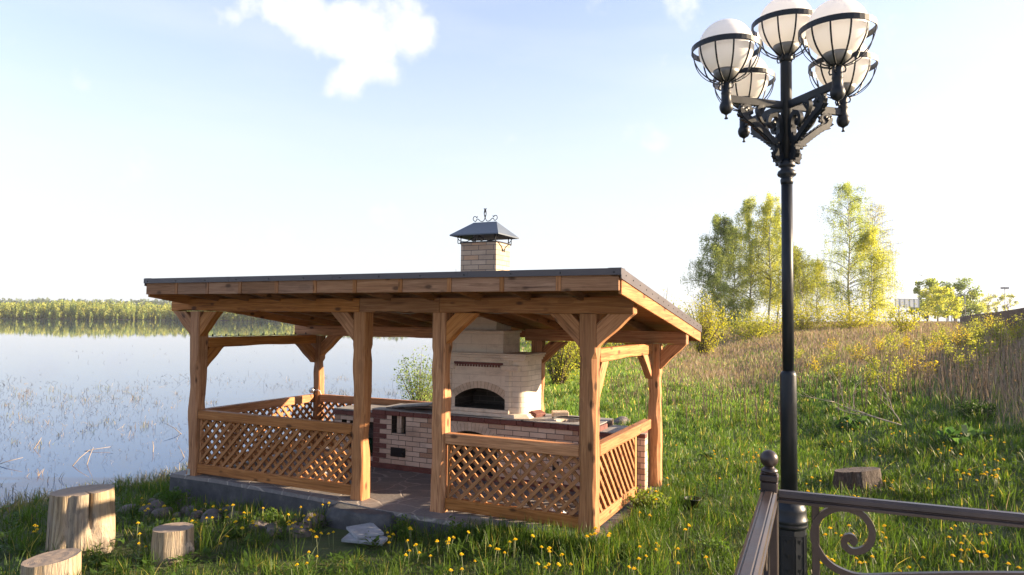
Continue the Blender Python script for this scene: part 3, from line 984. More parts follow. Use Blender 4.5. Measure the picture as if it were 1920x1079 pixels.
def reeds():
    rng = np.random.default_rng(3)
    n = 11000
    X, Y, d = sample_view(n*4, 9.5, 75, .25, rng, -42, -2)
    sd = shore_d(X, Y)
    dens = vnoise(X, Y, .22, 71)
    k = (sd < -.3) & (rng.random(len(X)) < np.clip((dens-.34)*3.4, .04, 1)*np.clip((36-Y)/18, .008, 1))
    X, Y, d = X[k][:n], Y[k][:n], d[k][:n]
    N = len(X)
    m = MB()
    Vs = []; Ts = []
    az = rng.uniform(0, 2*math.pi, N); el = np.abs(rng.normal(.35, .55, N)).clip(.02, 1.5)
    L = rng.uniform(.025, .12, N)*np.where(rng.random(N) < .05, 2.6, 1)*np.clip(d/22, .8, 1.8)
    w = np.maximum(.0035, d*.00026)
    dx, dy, dz = np.cos(az)*np.cos(el), np.sin(az)*np.cos(el), np.sin(el)
    z0 = np.full(N, WATER-.02)
    # three thin planes -> a triangular stalk
    vs = []
    for j in range(3):
        a = 2*math.pi*j/3
        px_, py_ = -np.sin(az), np.cos(az)
        ox = px_*math.cos(a)*w - dz*np.cos(az)*math.sin(a)*w; oy = py_*math.cos(a)*w - dz*np.sin(az)*math.sin(a)*w; oz = np.cos(el)*math.sin(a)*w
        vs.append(np.stack([X+ox*.6, Y+oy*.6, z0+oz*.6], 1)); vs.append(np.stack([X+dx*L+ox*.35, Y+dy*L+oy*.35, z0+dz*L+oz*.35+.012], 1))
    V = np.stack([vs[0], vs[2], vs[4], vs[1], vs[3], vs[5]], 1).reshape(-1, 3)
    b = np.arange(N)[:, None]*6
    Lp = (b+np.array([[0, 1, 4, 3, 1, 2, 5, 4, 2, 0, 3, 5, 3, 4, 5]])).ravel()
    st = (np.arange(N)[:, None]*15+np.array([[0, 4, 8, 12]])).ravel(); tt = np.tile([4, 4, 4, 3], N)
    base = np.where((rng.random(N) < .22)[:, None], np.array([[.30, .24, .16]]), np.array([[.035, .025, .025]]))
    T = np.repeat(base*rng.uniform(.6, 1.3, (N, 1)), 6, axis=0)
    o = np_mesh('lake_reeds', V, Lp, st, tt, ['dry'], T)
    tag(o, 'broken dry reed stalks poking out of the shallow lake water', 'reeds', kind='stuff')
    # little tufts of fresh sedge standing in the water
    cx, cy, cd = sample_view(520, 10, 34, 0, rng, -42, -6)
    k = (shore_d(cx, cy) < -.25) & (rng.random(len(cx)) < np.clip((vnoise(cx, cy, .35, 72)-.42)*4, .03, 1))
    cx, cy = cx[k], cy[k]; n = 9
    X = np.repeat(cx, n)+rng.normal(0, .09, len(cx)*n); Y = np.repeat(cy, n)+rng.normal(0, .06, len(cx)*n)
    zof = WATER-ground_z(X, Y)+.0
    T = np.where((rng.random(len(X)) < .4)[:, None], np.array([[.14, .15, .05]]), np.array([[.28, .20, .12]]))*rng.uniform(.6, 1.3, (len(X), 1))
    blades('water_sedge', X, Y, rng.uniform(.06, .2, len(X)), np.full(len(X), .009), T, rng, .7, 'dry',
           label='small tufts of new sedge standing in the shallow lake water', cat='sedge', zoff=zof)
reeds()
# a few big fallen reed canes close to the bank
def canes():
    rng = random.Random(8)
    spots = [(-9.0, 11.9, 2.2, .6, 1.1), (-8.75, 11.6, .4, .9, .7), (-9.3, 12.3, 2.9, .45, .9), (-8.1, 13.0, 1.2, .75, .55), (-7.9, 13.15, 1.7, .95, .5),
             (-9.6, 13.0, .2, .35, .7), (-8.9, 14.4, .3, .2, .8), (-7.3, 14.4, 1.9, 1.1, .35), (-7.0, 15.6, 1.4, 1.3, .5), (-6.6, 16.4, 1.5, 1.3, .4), (-7.7, 16.6, 2.6, .4, .9),
             (-6.4, 13.9, 2.4, .6, .5), (-9.9, 14.6, 1.2, .9, .4)]
    for i, (x, y, az, el, L) in enumerate(spots):
        m = MB(); d = Vector((math.cos(az)*math.cos(el), math.sin(az)*math.cos(el), math.sin(el)))
        p = Vector((x, y, WATER-.04))
        bend = Vector((rng.uniform(-.3, .3), rng.uniform(-.3, .3), -.15))
        m.tube([p, p+d*L*.45, p+d*L*.85+bend*L*.3], [.009, .007, .004], 6)
        o = m.build('reed_cane', 'cane')
        tag(o, ['pale broken reed cane leaning out of the shallow water', 'pale bent reed cane half sunk in the water near the bank'][i % 2], 'reed cane', 'broken reed canes standing in the shallows')
MAT['cane'] = flatmat('reed_cane', (0.27, 0.21, 0.155), 0.8)
canes()

# ================================================================== PAVILION
PAV = thing('pavilion', 'open timber barbecue pavilion with lattice railings and sloping metal edged roof', 'pavilion', (CX, CY, 0), YAW)
def roof_z(v):       # top surface of the roof
    return 2.735-(v+.66)*.1368

def post(u0, u1, v0, v1, h, seed, name='post'):
    """hand-hewn square post: wandering chamfers and scalloped edges"""
    rng = random.Random(seed)
    m = MB()
    n = 34
    cu, cv = (u0+u1)/2, (v0+v1)/2
    hw, hd = (u1-u0)/2, (v1-v0)/2
    # scallops: each of the four corners gets its own dips
    dips = [[(rng.uniform(.15, h-.3), rng.uniform(.07, .26), rng.uniform(.006, .026)) for _ in range(4)] for _ in range(4)]
    side = [[(rng.uniform(.2, h-.3), rng.uniform(.06, .2), rng.uniform(.002, .008)) for _ in range(4)] for _ in range(4)]
    vs, g = [], []
    for i in range(n+1):
        z = h*i/n
        ch = []
        for c in range(4):
            k = .016+.006*math.sin(z*5+c+seed)
            for zc, w, a in dips[c]: k += a*math.exp(-((z-zc)/w)**2)
            if z < .05 or z > h-.42: k = .012
            ch.append(k)
        sd = []
        for c in range(4):
            k = 0
            for zc, w, a in side[c]: k += a*math.exp(-((z-zc)/w)**4)
            if z > h-.42: k = 0
            sd.append(k)
        a, b, c_, d_ = sd
        X0, X1, Y0, Y1 = -hw+a, hw-b, -hd+c_, hd-d_
        pts = [(X0+ch[0], Y0), (X1-ch[1], Y0), (X1, Y0+ch[1]), (X1, Y1-ch[2]), (X1-ch[2], Y1), (X0+ch[3], Y1), (X0, Y1-ch[3]), (X0, Y0+ch[0])]
        for x, y in pts:
            vs.append((cu+x, cv+y, z)); g.append((x, y, z))
    fs = [(i*8+k, i*8+(k+1) % 8, (i+1)*8+(k+1) % 8, (i+1)*8+k) for i in range(n) for k in range(8)]
    fs += [tuple(range(8))[::-1], tuple(n*8+k for k in range(8))]
    m.add(vs, fs, g)
    return m.build(name, 'timber', PAV)
BB, BT = 2.315, 2.49
post(-6.08, -5.895, 0, .18, BB, 1)
post(-3.185, -3.0, 0, .18, BB, 2)
post(-2.025, -1.84, 0, .18, BB, 3)
post(-.187, 0, 0, .18, BB, 4)
post(-5.97, -5.81, 2.45, 2.60, 1.93, 5)
post(-5.04, -4.89, 2.45, 2.60, 1.93, 9)
post(-1.83, -1.655, 2.45, 2.60, 1.93, 6)
post(-.075, .092, 2.45, 2.61, 1.93, 7)

def wavy_beam(name, u0, u1, v0, v1, z0, z1, seed, amp=.012, mat='timber', wav=True):
    rng = random.Random(seed); m = MB(); n = max(4, int((u1-u0)/.09))
    bumps = [(rng.uniform(u0+.2, u1-.2), rng.uniform(.06, .16), rng.uniform(.3, 1.0)) for _ in range(int((u1-u0)*2.2)+1)] if wav and u1-u0 > .6 else []
    vs, g = [], []
    for i in range(n+1):
        u = u0+(u1-u0)*i/n
        k = 0
        for c, w, a in bumps: k += amp*a*math.exp(-((u-c)/w)**4)
        for v, z in ((v0, z0+min(k, .02)), (v1, z0+min(k, .02)*.3), (v1, z1), (v0, z1)):
            vs.append((u, v, z)); g.append((v, z, u))
    fs = [(i*4+k, (i+1)*4+k, (i+1)*4+(k+1) % 4, i*4+(k+1) % 4) for i in range(n) for k in range(4)]
    fs += [(0, 1, 2, 3), (n*4+3, n*4+2, n*4+1, n*4)]
    m.add(vs, fs, g)
    return m.build(name, mat, PAV, bevel=.006)
# front top beam in three lengths (tiny joints over the posts)
wavy_beam('front_beam', -6.473, -3.098, 0, .15, BB, BT, 11, .016)
wavy_beam('front_beam', -3.092, -1.936, 0, .15, BB, BT, 12, .016)
wavy_beam('front_beam', -1.930, .405, 0, .15, BB, BT, 13, .016)
wavy_beam('rear_beam', -6.40, -2.99, 2.45, 2.60, 1.93, 2.105, 14, .010)
wavy_beam('rear_beam', -1.93, .45, 2.45, 2.60, 1.93, 2.105, 15, .010)
# side beams, a step lower
def side_beam(u0, u1, seed):
    m = MB(); n = 24; rng = random.Random(seed); vs, g = [], []
    for i in range(n+1):
        v = .182+(2.448-.182)*i/n
        k = .012*math.sin((v-.75)*3.1)**2*(1 if .7 < v < 1.8 else 0)
        for u, z in ((u0, 1.795+k), (u1, 1.795+k), (u1, 1.94), (u0, 1.94)):
            vs.append((u, v, z)); g.append((u, z, v))
    fs = [(i*4+k, i*4+(k+1) % 4, (i+1)*4+(k+1) % 4, (i+1)*4+k) for i in range(n) for k in range(4)]
    fs += [(3, 2, 1, 0), (n*4, n*4+1, n*4+2, n*4+3)]
    m.add(vs, fs, g); m.build('side_beam', 'timber', PAV, bevel=.006)
side_beam(-6.03, -5.90, 3)
side_beam(-.115, -.002, 5)

def brace(p_post, p_beam, v0, v1, w=.13, seed=0, axis='u', name='brace'):
    """diagonal knee brace; outer lower edge runs from the post point to the beam point; cut flush at both ends"""
    m = MB()
    (a0, z0), (a1, z1) = p_post, p_beam
    d = Vector((a1-a0, z1-z0)); L = d.length; d.normalize()
    nrm = Vector((-d.y, d.x))
    if nrm.y < 0: nrm = -nrm          # towards the corner between post and beam
    # inner edge line offset by w, cut by post face (a=a0) and beam underside (z=z1)
    q = Vector((a0, z0))+nrm*w
    t0 = (a0-q.x)/d.x; i0 = q+d*t0
    t1 = (z1-q.y)/d.y; i1 = q+d*t1
    rng = random.Random(seed)
    n = 10
    lo = [Vector((a0, z0)).lerp(Vector((a1, z1)), i/n) for i in range(n+1)]
    hi = [i0.lerp(i1, i/n) for i in range(n+1)]
    for i in range(1, n):
        lo[i] = lo[i]+nrm*(.004*math.sin(i*.9+seed)+.003)
    vs, g = [], []
    for i in range(n+1):
        for v, P_ in ((v0, lo[i]), (v1, lo[i]), (v1, hi[i]), (v0, hi[i])):
            co = (P_.x, v, P_.y) if axis == 'u' else (v, P_.x, P_.y)
            vs.append(co); rel = P_-Vector((a0, z0)); g.append((rel.dot(nrm)+seed, v, rel.dot(d)))
    fs = [(i*4+k, i*4+(k+1) % 4, (i+1)*4+(k+1) % 4, (i+1)*4+k) for i in range(n) for k in range(4)]
    fs += [(3, 2, 1, 0), (n*4, n*4+1, n*4+2, n*4+3)]
    m.add(vs, fs, g)
    o = m.build(name, 'timber', PAV, bevel=.004)
    # keep face winding outward
    me = o.data; bm = bmesh.new(); bm.from_mesh(me); bmesh.ops.recalc_face_normals(bm, faces=bm.faces); bm.to_mesh(me); bm.free()
    return o
bz = BB-.002
# front knee braces (slightly behind the beam face)
brace((-6.082, 1.965), (-6.46, bz), .012, .135, .185, 1)
brace((-5.893, 1.955), (-5.56, bz), .012, .135, .185, 2)
brace((-3.187, 1.955), (-3.55, bz), .012, .135, .185, 3)
brace((-1.838, 1.955), (-1.44, bz), .012, .135, .185, 4)
brace((-.189, 1.955), (-.54, bz), .012, .135, .185, 5)
brace((.002, 1.955), (.40, bz), .012, .135, .185, 6)
# rear knee braces
brace((-5.808, 1.575), (-5.40, 1.928), 2.465, 2.575, .175, 7)
brace((-5.972, 1.575), (-6.36, 1.928), 2.465, 2.575, .175, 8)
brace((-1.653, 1.60), (-1.27, 1.928), 2.465, 2.575, .175, 9)
brace((.094, 1.585), (.44, 1.928), 2.465, 2.575, .175, 10)
brace((-.077, 1.62), (-.42, 1.928), 2.465, 2.575, .175, 11)
# braces under the side beams
brace((.182, 1.50), (.48, 1.793), -6.02, -5.915, .175, 12, 'v')
brace((2.448, 1.46), (2.05, 1.793), -6.02, -5.915, .175, 13, 'v')
brace((.182, 1.40), (.50, 1.793), -.105, -.012, .175, 14, 'v')
brace((2.448, 1.45), (1.98, 1.793), -.105, -.012, .175, 15, 'v')

# ---- railings
def rail(name, p0, p1, w, h, seed):
    m = MB(); m.bar(p0, p1, w, h, gofs=seed*.37)
    return m.build(name, 'timber', PAV, bevel=.007)
RT0, RT1 = .79, .915
RB0, RB1 = .035, .165
rail('top_rail', (-5.893, .075, (RT0+RT1)/2), (-3.187, .075, (RT0+RT1)/2), .11, RT1-RT0, 1)
rail('bottom_rail', (-5.893, .075, (RB0+RB1)/2), (-3.187, .075, (RB0+RB1)/2), .075, RB1-RB0, 2)
rail('top_rail', (-1.838, .075, (RT0+RT1)/2), (-.189, .075, (RT0+RT1)/2), .11, RT1-RT0, 3)
rail('bottom_rail', (-1.838, .075, (RB0+RB1)/2), (-.189, .075, (RB0+RB1)/2), .075, RB1-RB0, 4)
rail('top_rail', (-.055, .182, (RT0+RT1)/2), (-.055, 2.36, (RT0+RT1)/2), .105, RT1-RT0, 5)
rail('bottom_rail', (-.055, .182, (RB0+RB1)/2), (-.055, 1.70, (RB0+RB1)/2), .075, RB1-RB0, 6)
rail('top_rail', (-5.955, .182, (RT0+RT1)/2), (-5.955, 2.448, (RT0+RT1)/2), .105, RT1-RT0, 7)
rail('bottom_rail', (-5.955, .182, (RB0+RB1)/2), (-5.955, 2.448, (RB0+RB1)/2), .075, RB1-RB0, 8)
rail('top_rail', (-5.808, 2.52, (RT0+RT1)/2), (-2.95, 2.52, (RT0+RT1)/2), .09, RT1-RT0, 9)
rail('bottom_rail', (-5.808, 2.52, (RB0+RB1)/2), (-3.4, 2.52, (RB0+RB1)/2), .075, RB1-RB0, 10)
# short end posts of the lattice on the open side
m = MB(); m.box(-.085, -.02, 1.63, 1.70, RB1+.002, RT0-.002); m.build('stile', 'timber', PAV, bevel=.004)
for u in (-5.875, -1.82):
    m = MB(); m.box(u, u+.03, .055, .095, RB1+.002, RT0-.002); m.build('stile', 'timber', PAV, bevel=.003)

def lattice(a0, a1, fixed, axis, seed, step=.152, w=.041, t=.024, z0=RB1-.005, z1=RT0+.005):
    """two layers of crossed laths clipped to the opening"""
    m = MB(); rng = random.Random(seed)
    Hh = z1-z0; k = 0
    for layer, sgn in ((0, 1), (1, -1)):
        off = fixed+(-t/2-.001 if layer == 0 else t/2+.001)
        c = a0-Hh
        while c < a1+Hh:
            # lath centre line: a = c + s*(z-z0) (sgn=+1) or a = c+Hh - (z-z0)
            if sgn > 0: f = lambda z: c+(z-z0)
            else: f = lambda z: c+Hh-(z-z0)
            hw = w/2*math.sqrt(2)
            poly = []
            for z, s in ((z0, -1), (z0, 1), (z1, 1), (z1, -1)):
                poly.append((f(z)+s*hw, z))
            # clip to [a0, a1]
            def clip(poly, lim, keep_less):
                out = []
                for i in range(len(poly)):
                    p, q = poly[i], poly[(i+1) % len(poly)]
                    ip = p[0] <= lim if keep_less else p[0] >= lim
                    iq = q[0] <= lim if keep_less else q[0] >= lim
                    if ip: out.append(p)
                    if ip != iq:
                        tt = (lim-p[0])/(q[0]-p[0]); out.append((lim, p[1]+tt*(q[1]-p[1])))
                return out
            poly = clip(clip(poly, a0, False) if poly else poly, a1, True)
            if len(poly) >= 3:
                n = len(poly); k += 1
                jit = rng.uniform(-.0015, .0015)
                vs, g = [], []
                for y in (off-t/2+jit, off+t/2+jit):
                    for a, z in poly:
                        vs.append((a, y, z) if axis == 'u' else (y, a, z))
                        L = ((a-a0)+sgn*(z-z0))*.707; W_ = (-(a-a0)*sgn+(z-z0))*.707
                        g.append((W_+k*.71, y, L+k*1.3))
                fs = [tuple(range(n)), tuple(range(2*n-1, n-1, -1))]+[(i, n+i, n+(i+1) % n, (i+1) % n) for i in range(n)]
                m.add(vs, fs, g)
            c += step
    o = m.build('lattice_panel', 'lattice', PAV)
    me = o.data; bm = bmesh.new(); bm.from_mesh(me); bmesh.ops.recalc_face_normals(bm, faces=bm.faces); bm.to_mesh(me); bm.free()
    return o
lattice(-5.875, -3.187, .075, 'u', 1)
lattice(-1.79, -.189, .075, 'u', 2)
lattice(.20, 1.63, -.055, 'v', 3)
lattice(.20, 2.446, -5.955, 'v', 4)
lattice(-5.806, -3.4, 2.52, 'u', 5)

# ---- roof
U0, U1, V0, V1 = -6.14, .47, -.655, 3.38
JO = [-6.13, -5.55, -4.98, -4.41, -3.81, -3.22, -2.64, -2.02, -1.4, -.78, -.16]
def rafter(u, w=.05, name='rafter'):
    m = MB()
    zt = lambda v: roof_z(v)-.115
    zb = lambda v: roof_z(v)-.115-.10
    a, b = V0+.02, V1-.02
    vs = [(u-w/2, a, zb(a)+.03), (u+w/2, a, zb(a)+.03), (u+w/2, a, zt(a)), (u-w/2, a, zt(a)), (u-w/2, b, zb(b)), (u+w/2, b, zb(b)), (u+w/2, b, zt(b)), (u-w/2, b, zt(b))]
    m.add(vs, [(0, 1, 2, 3), (4, 7, 6, 5), (0, 4, 5, 1), (1, 5, 6, 2), (2, 6, 7, 3), (3, 7, 4, 0)], [(x+u*3, z, y) for x, y, z in vs])
    return m.build(name, 'timber_roof', PAV, bevel=.004)
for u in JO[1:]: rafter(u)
def strip(name, u0, u1, va, vb, dz0, dz1, mat, bevel=.0, grain='v'):
    m = MB()
    vs = []
    for v in (va, vb):
        zt = roof_z(v)
        vs += [(u0, v, zt+dz0), (u1, v, zt+dz0), (u1, v, zt+dz1), (u0, v, zt+dz1)]
    g = [(x, z, y) for x, y, z in vs] if grain == 'v' else [(y, z, x) for x, y, z in vs]
    m.add(vs, [(0, 1, 2, 3), (4, 7, 6, 5), (0, 4, 5, 1), (1, 5, 6, 2), (2, 6, 7, 3), (3, 7, 4, 0)], g)
    return m.build(name, mat, PAV, bevel=bevel)
# boarded deck: boards run along the pavilion
def deck():
    m = MB(); v = V0+.03; i = 0
    while v < V1-.04:
        e = min(v+.135, V1-.03)
        zt = [roof_z(v), roof_z(e)]
        vs = [(U0+.03, v, zt[0]-.112), (U1-.03, v, zt[0]-.112), (U1-.03, v, zt[0]-.088), (U0+.03, v, zt[0]-.088),
              (U0+.03, e, zt[1]-.112), (U1-.03, e, zt[1]-.112), (U1-.03, e, zt[1]-.088), (U0+.03, e, zt[1]-.088)]
        m.add(vs, [(0, 1, 2, 3), (4, 7, 6, 5), (0, 4, 5, 1), (1, 5, 6, 2), (2, 6, 7, 3), (3, 7, 4, 0)], [(y+i*.9, z, x+i*1.7) for x, y, z in vs])
        v = e+.004; i += 1
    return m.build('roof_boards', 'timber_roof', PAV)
deck()
# corrugated steel covering
def roofing():
    m = MB(); nU = 266; vs = []
    us = [U0-.0+(U1-U0)*i/nU for i in range(nU+1)]
    for v in (V0-.015, V1+.03):
        for u in us:
            ph = (u*5.0) % 1.0
            k = .018 if ph < .3 else 0
            vs.append((u, v, roof_z(v)-.045+k))
    n = nU+1
    fs = [(i, i+1, n+i+1, n+i) for i in range(nU)]
    m.add(vs, fs)
    o = m.build('roof_sheet', 'trim', PAV)
    s = o.modifiers.new('thick', 'SOLIDIFY'); s.thickness = .004
roofing()
# front fascia blocks between the rafter ends
def fascia():
    edges = JO+[.452]
    for i in range(len(edges)-1):
        a, b = edges[i]+(.025 if i else 0), edges[i+1]-(.025 if i < len(edges)-2 else 0)
        m = MB()
        m.bar(((a)+.001, V0, 2.605), (b-.001, V0, 2.605), .034, .152, gofs=i*.53)
        m.build('fascia_board', 'fascia', PAV, bevel=.003)
    for u in JO[1:]:
        m = MB(); m.box(u-.024, u+.024, V0-.024, V0+.02, 2.530, 2.680); m.build('rafter_end', 'lattice', PAV)
fascia()
def drip(name, va, vb, uu, side=False):
    m = MB()
    return m
m = MB(); m.box(U0-.015, U1+.012, V0-.040, V0-.031, 2.678, 2.742); m.box(U0-.015, U1+.012, V0-.031, V0+.10, 2.736, 2.742)
m.build('drip_edge', 'trim', PAV)
m = MB()
for u in (-4.62, -2.98, -1.2): m.box(u, u+.035, V0-.0428, V0-.0402, 2.679, 2.7425)
m.build('edge_joint', 'trim', PAV)
for i in range(13):
    u = U0+.06+i*(U1-U0-.12)/12; m = MB()
    m.tube([(u, V0-.0402, 2.705), (u, V0-.046, 2.705)], [.009, .006], 7); m.build('screw', 'iron', PAV)
# barge boards and metal edge at both gable sides
strip('barge_board', U1-.034, U1-.0, V0+.02, V1, -.235, -.062, 'timber', .004)
strip('barge_board', U0, U0+.034, V0+.02, V1, -.235, -.062, 'timber', .004)
strip('verge_trim', U1+.002, U1+.012, V0-.03, V1+.02, -.095, .008, 'trim')
strip('verge_trim', U0-.012, U0-.002, V0-.03, V1+.02, -.095, .008, 'trim')
strip('verge_cap', U1-.12, U1+.0025, V0-.03, V1+.02, .002, .008, 'trim')
strip('verge_cap', U0-.0025, U0+.12, V0-.03, V1+.02, .002, .008, 'trim')
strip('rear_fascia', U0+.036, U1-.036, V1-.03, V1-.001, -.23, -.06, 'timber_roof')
for i in range(16):
    v = V0+.12+i*(V1-V0-.2)/15
    z = roof_z(v)-.04; m = MB()
    m.tube([(U1+.010, v, z), (U1+.018, v, z)], [.009, .006], 7); m.build('screw', 'iron', PAV)

# metal foot plates under the front posts
m = MB(); m.box(-6.03, -5.98, -.006, -.001, .01, .09); m.box(-6.03, -5.98, -.05, -.006, .003, .012); m.build('foot_bracket', 'galv', PAV)

# ---- small fittings on the timber (each its own thing)
def W3(u, v, w): return P2W(u, v, w)
def world_mb(fn, name, mats, label, cat, group=None):
    root = thing(name, label, cat, (CX, CY, 0), YAW, group)
    return root
lc = thing('string_light_cable', 'thin cable of small lights lying along the left side beam of the pavilion', 'light string', (CX, CY, 0), YAW)
m = MB()
pts = [(-5.965, .2+i*.055, 1.953+.004*math.sin(i*1.9)) for i in range(41)]
m.tube(pts, .0045, 5); m.build('cable', 'cable', lc)
for i in range(9):
    m = MB(); v = .30+i*.245
    m.tube([(-5.965, v, 1.950), (-5.965, v, 1.985)], [.012, .008], 7); m.build('bulb_holder', 'iron', lc)
jb = thing('junction_box', 'small white round junction box on the rear left pavilion post above the rail', 'junction box', (CX, CY, 0), YAW)
m = MB(); m.tube([(-5.94, 2.448, .985), (-5.94, 2.39, .985)], .047, 20); m.build('housing', 'galv', jb, bevel=.004)
m = MB(); m.tube([(-5.90, 2.405, .985), (-5.80, 2.40, 1.0), (-5.76, 2.41, .985), (-5.755, 2.44, .92)], .007, 6); m.build('conduit', 'white_plastic', jb)
cb = thing('ceiling_cable', 'pale electric cable clipped under the front beam of the pavilion', 'cable', (CX, CY, 0), YAW)
m = MB()
pts = [(-2.95+i*.09, .165, 2.325+.012*math.sin(i*.9)-.010*math.sin(i*.31)**2) for i in range(32)]
m.tube(pts, .005, 5); m.build('cable', 'cable', cb)
m = MB(); m.tube([(-3.6+i*.12, 2.44, 2.0+.01*math.sin(i)) for i in range(8)], .004, 5); m.build('cable', 'cable', cb)
def bag(u, v, sx, sy, sz, seed, label, name='plastic_bag'):
    bm = bmesh.new(); bmesh.ops.create_icosphere(bm, subdivisions=4, radius=1)
    for q in bm.verts:
        c = q.co.copy(); n = mnoise.noise(c*1.7+Vector((seed, 0, 0)))*.5+abs(mnoise.noise(c*4.5+Vector((0, seed, 0))))*.35
        c *= .75+n; q.co = Vector((c.x*sx, c.y*sy, max(c.z, -.8)*sz))
    me = bpy.data.meshes.new(name); bm.to_mesh(me); bm.free(); me.materials.append(MAT['white_plastic'])
    for p in me.polygons: p.use_smooth = True
    o = bpy.data.objects.new(name, me); COL.objects.link(o); o.location = P2W(u, v, sz*.62+.004)
    tag(o, label, 'plastic bag')
bag(-.62, .38, .17, .10, .085, 1.3, 'crumpled white plastic bag on the floor behind the right front lattice')
bag(-4.05, .55, .15, .09, .08, 4.1, 'crumpled white plastic bag on the floor behind the left front lattice')

# ================================================================== BRICK BARBECUE KITCHEN
OV = thing('brick_barbecue_oven', 'long cream and red brick barbecue stove with arched oven and chimney in the pavilion', 'brick oven', (CX, CY, 0), YAW)
VF = 1.68   # front face of the counters
VB = 2.44
def arch_wall(name, u0, u1, z0, z1, v, depth, cu, r, spring, base, mat, apex=None, n=20, inner='soot_brick', ring=.10, ring_mat='vouss', back=None):
    """brick face with an arched opening (half-width r, spring line, apex), a deep dark recess and a ring of arch bricks"""
    ah = (apex-spring) if apex else r
    arc = [(cu+r*math.cos(math.pi*(1-i/n)), spring+ah*math.sin(math.pi*(1-i/n))) for i in range(n+1)]
    if apex and ah < r*.6:       # segmental arch
        R_ = (r*r+ah*ah)/(2*ah); cz = spring+ah-R_; th = math.asin(r/R_)
        arc = [(cu+R_*math.sin(-th+2*th*i/n), cz+R_*math.cos(-th+2*th*i/n)) for i in range(n+1)]
    m = MB()
    inner_pts = [(cu-r, base)]+arc+[(cu+r, base)]
    # faces: strips from arc up to the top, plus left and right and below
    def quad(a, b, c, d): m.add([(p[0], v, p[1]) for p in (a, b, c, d)], [(0, 1, 2, 3)])
    quad((u0, z0), (cu-r, z0), (cu-r, z1), (u0, z1))
    quad((cu+r, z0), (u1, z0), (u1, z1), (cu+r, z1))
    if base > z0: quad((cu-r, z0), (cu+r, z0), (cu+r, base), (cu-r, base))
    for i in range(n):
        quad(arc[i], arc[i+1], (arc[i+1][0], z1), (arc[i][0], z1))
    o = m.build(name, mat, OV, uv=True)
    # recess
    k = MB(); N = len(inner_pts); vb = v+depth
    vs = [(p[0], v, p[1]) for p in inner_pts]+[(p[0], vb, p[1]) for p in inner_pts]
    k.add(vs, [(i, i+1, N+i+1, N+i) for i in range(N-1)]+[(0, N, 2*N-1, N-1)]+[tuple(range(N, 2*N))])
    k.build('recess', inner, OV, uv=True)
    # arch ring, 3 mm proud
    if ring:
        q = MB(); uvs = []
        R1 = []
        for i in range(n+1):
            p0 = arc[max(i-1, 0)]; p1 = arc[min(i+1, n)]
            d = Vector((p1[0]-p0[0], p1[1]-p0[1])).normalized(); nn = Vector((-d.y, d.x))
            R1.append((arc[i][0]+nn.x*ring, arc[i][1]+nn.y*ring))
        L = 0
        for i in range(n):
            a, b = arc[i], arc[i+1]; c, d = R1[i+1], R1[i]
            vf = v-.004
            seg = math.hypot((a[0]+d[0]-b[0]-c[0])/2, (a[1]+d[1]-b[1]-c[1])/2)
            q.add([(a[0], vf, a[1]), (b[0], vf, b[1]), (c[0], vf, c[1]), (d[0], vf, d[1])], [(0, 1, 2, 3)]); uvs += [(L, .02), (L+seg, .02), (L+seg, .12), (L, .12)]
            q.add([(d[0], vf, d[1]), (c[0], vf, c[1]), (c[0], v+.002, c[1]), (d[0], v+.002, d[1])], [(0, 1, 2, 3)]); uvs += [(L, .02), (L+seg, .02), (L+seg, .03), (L, .03)]
            q.add([(a[0], v+.002, a[1]), (b[0], v+.002, b[1]), (b[0], vf, b[1]), (a[0], vf, a[1])], [(0, 1, 2, 3)]); uvs += [(L, .02), (L+seg, .02), (L+seg, .03), (L, .03)]
            L += seg
        ro = q.build('arch_ring', ring_mat, OV)
        lay = ro.data.uv_layers.new(name='UVMap')
        for li in range(len(uvs)): lay.data[li].uv = uvs[li]
    return o
def brick_box(name, u0, u1, v0, v1, z0, z1, mat='brick', faces='all'):
    m = MB(); m.box(u0, u1, v0, v1, z0, z1)
    return m.build(name, mat, OV, uv=True)
def hole_wall(name, u0, u1, z0, z1, v, holes, mat='brick', depth=.25):
    """flat brick face with rectangular openings; each opening gets a dark box behind it"""
    us = sorted({u0, u1, *[h[0] for h in holes], *[h[1] for h in holes]}); zs = sorted({z0, z1, *[h[2] for h in holes], *[h[3] for h in holes]})
    m = MB()
    for i in range(len(us)-1):
        for j in range(len(zs)-1):
            cu, cz = (us[i]+us[i+1])/2, (zs[j]+zs[j+1])/2
            if any(h[0] < cu < h[1] and h[2] < cz < h[3] for h in holes): continue
            m.add([(us[i], v, zs[j]), (us[i+1], v, zs[j]), (us[i+1], v, zs[j+1]), (us[i], v, zs[j+1])], [(0, 1, 2, 3)])
    m.build(name, mat, OV, uv=True)
    for a, b, c, d in holes:
        k = MB(); e = v+depth
        vs = [(a, v, c), (b, v, c), (b, v, d), (a, v, d), (a, e, c), (b, e, c), (b, e, d), (a, e, d)]
        k.add(vs, [(0, 4, 5, 1), (1, 5, 6, 2), (2, 6, 7, 3), (3, 7, 4, 0), (4, 7, 6, 5)])
        k.build('recess', 'soot_brick', OV, uv=True)
# -- left low worktop block (set back a touch)
VL = 1.72
hole_wall('worktop_wall', -4.86, -4.085, 0.078, .735, VL, [(-4.56, -4.10, .15, .66), (-4.72, -4.62, .60, .665)])
brick_box('worktop_side', -4.862, -4.858, VL, VB, 0, .735)
m = MB(); m.box(-4.875, -4.075, VL-.014, VL-.002, 0.0, .076); m.build('red_brick_course', 'red', OV, bevel=.004)
m = MB(); m.box(-4.885, -4.075, VL-.022, VB, .738, .802, axis='x'); m.build('red_edge_bricks', 'red', OV, bevel=.004)
m = MB(); m.box(-4.875, -4.06, VL-.01, VB, .804, .826, axis='x'); m.build('stone_top', 'stone_top', OV, bevel=.004)
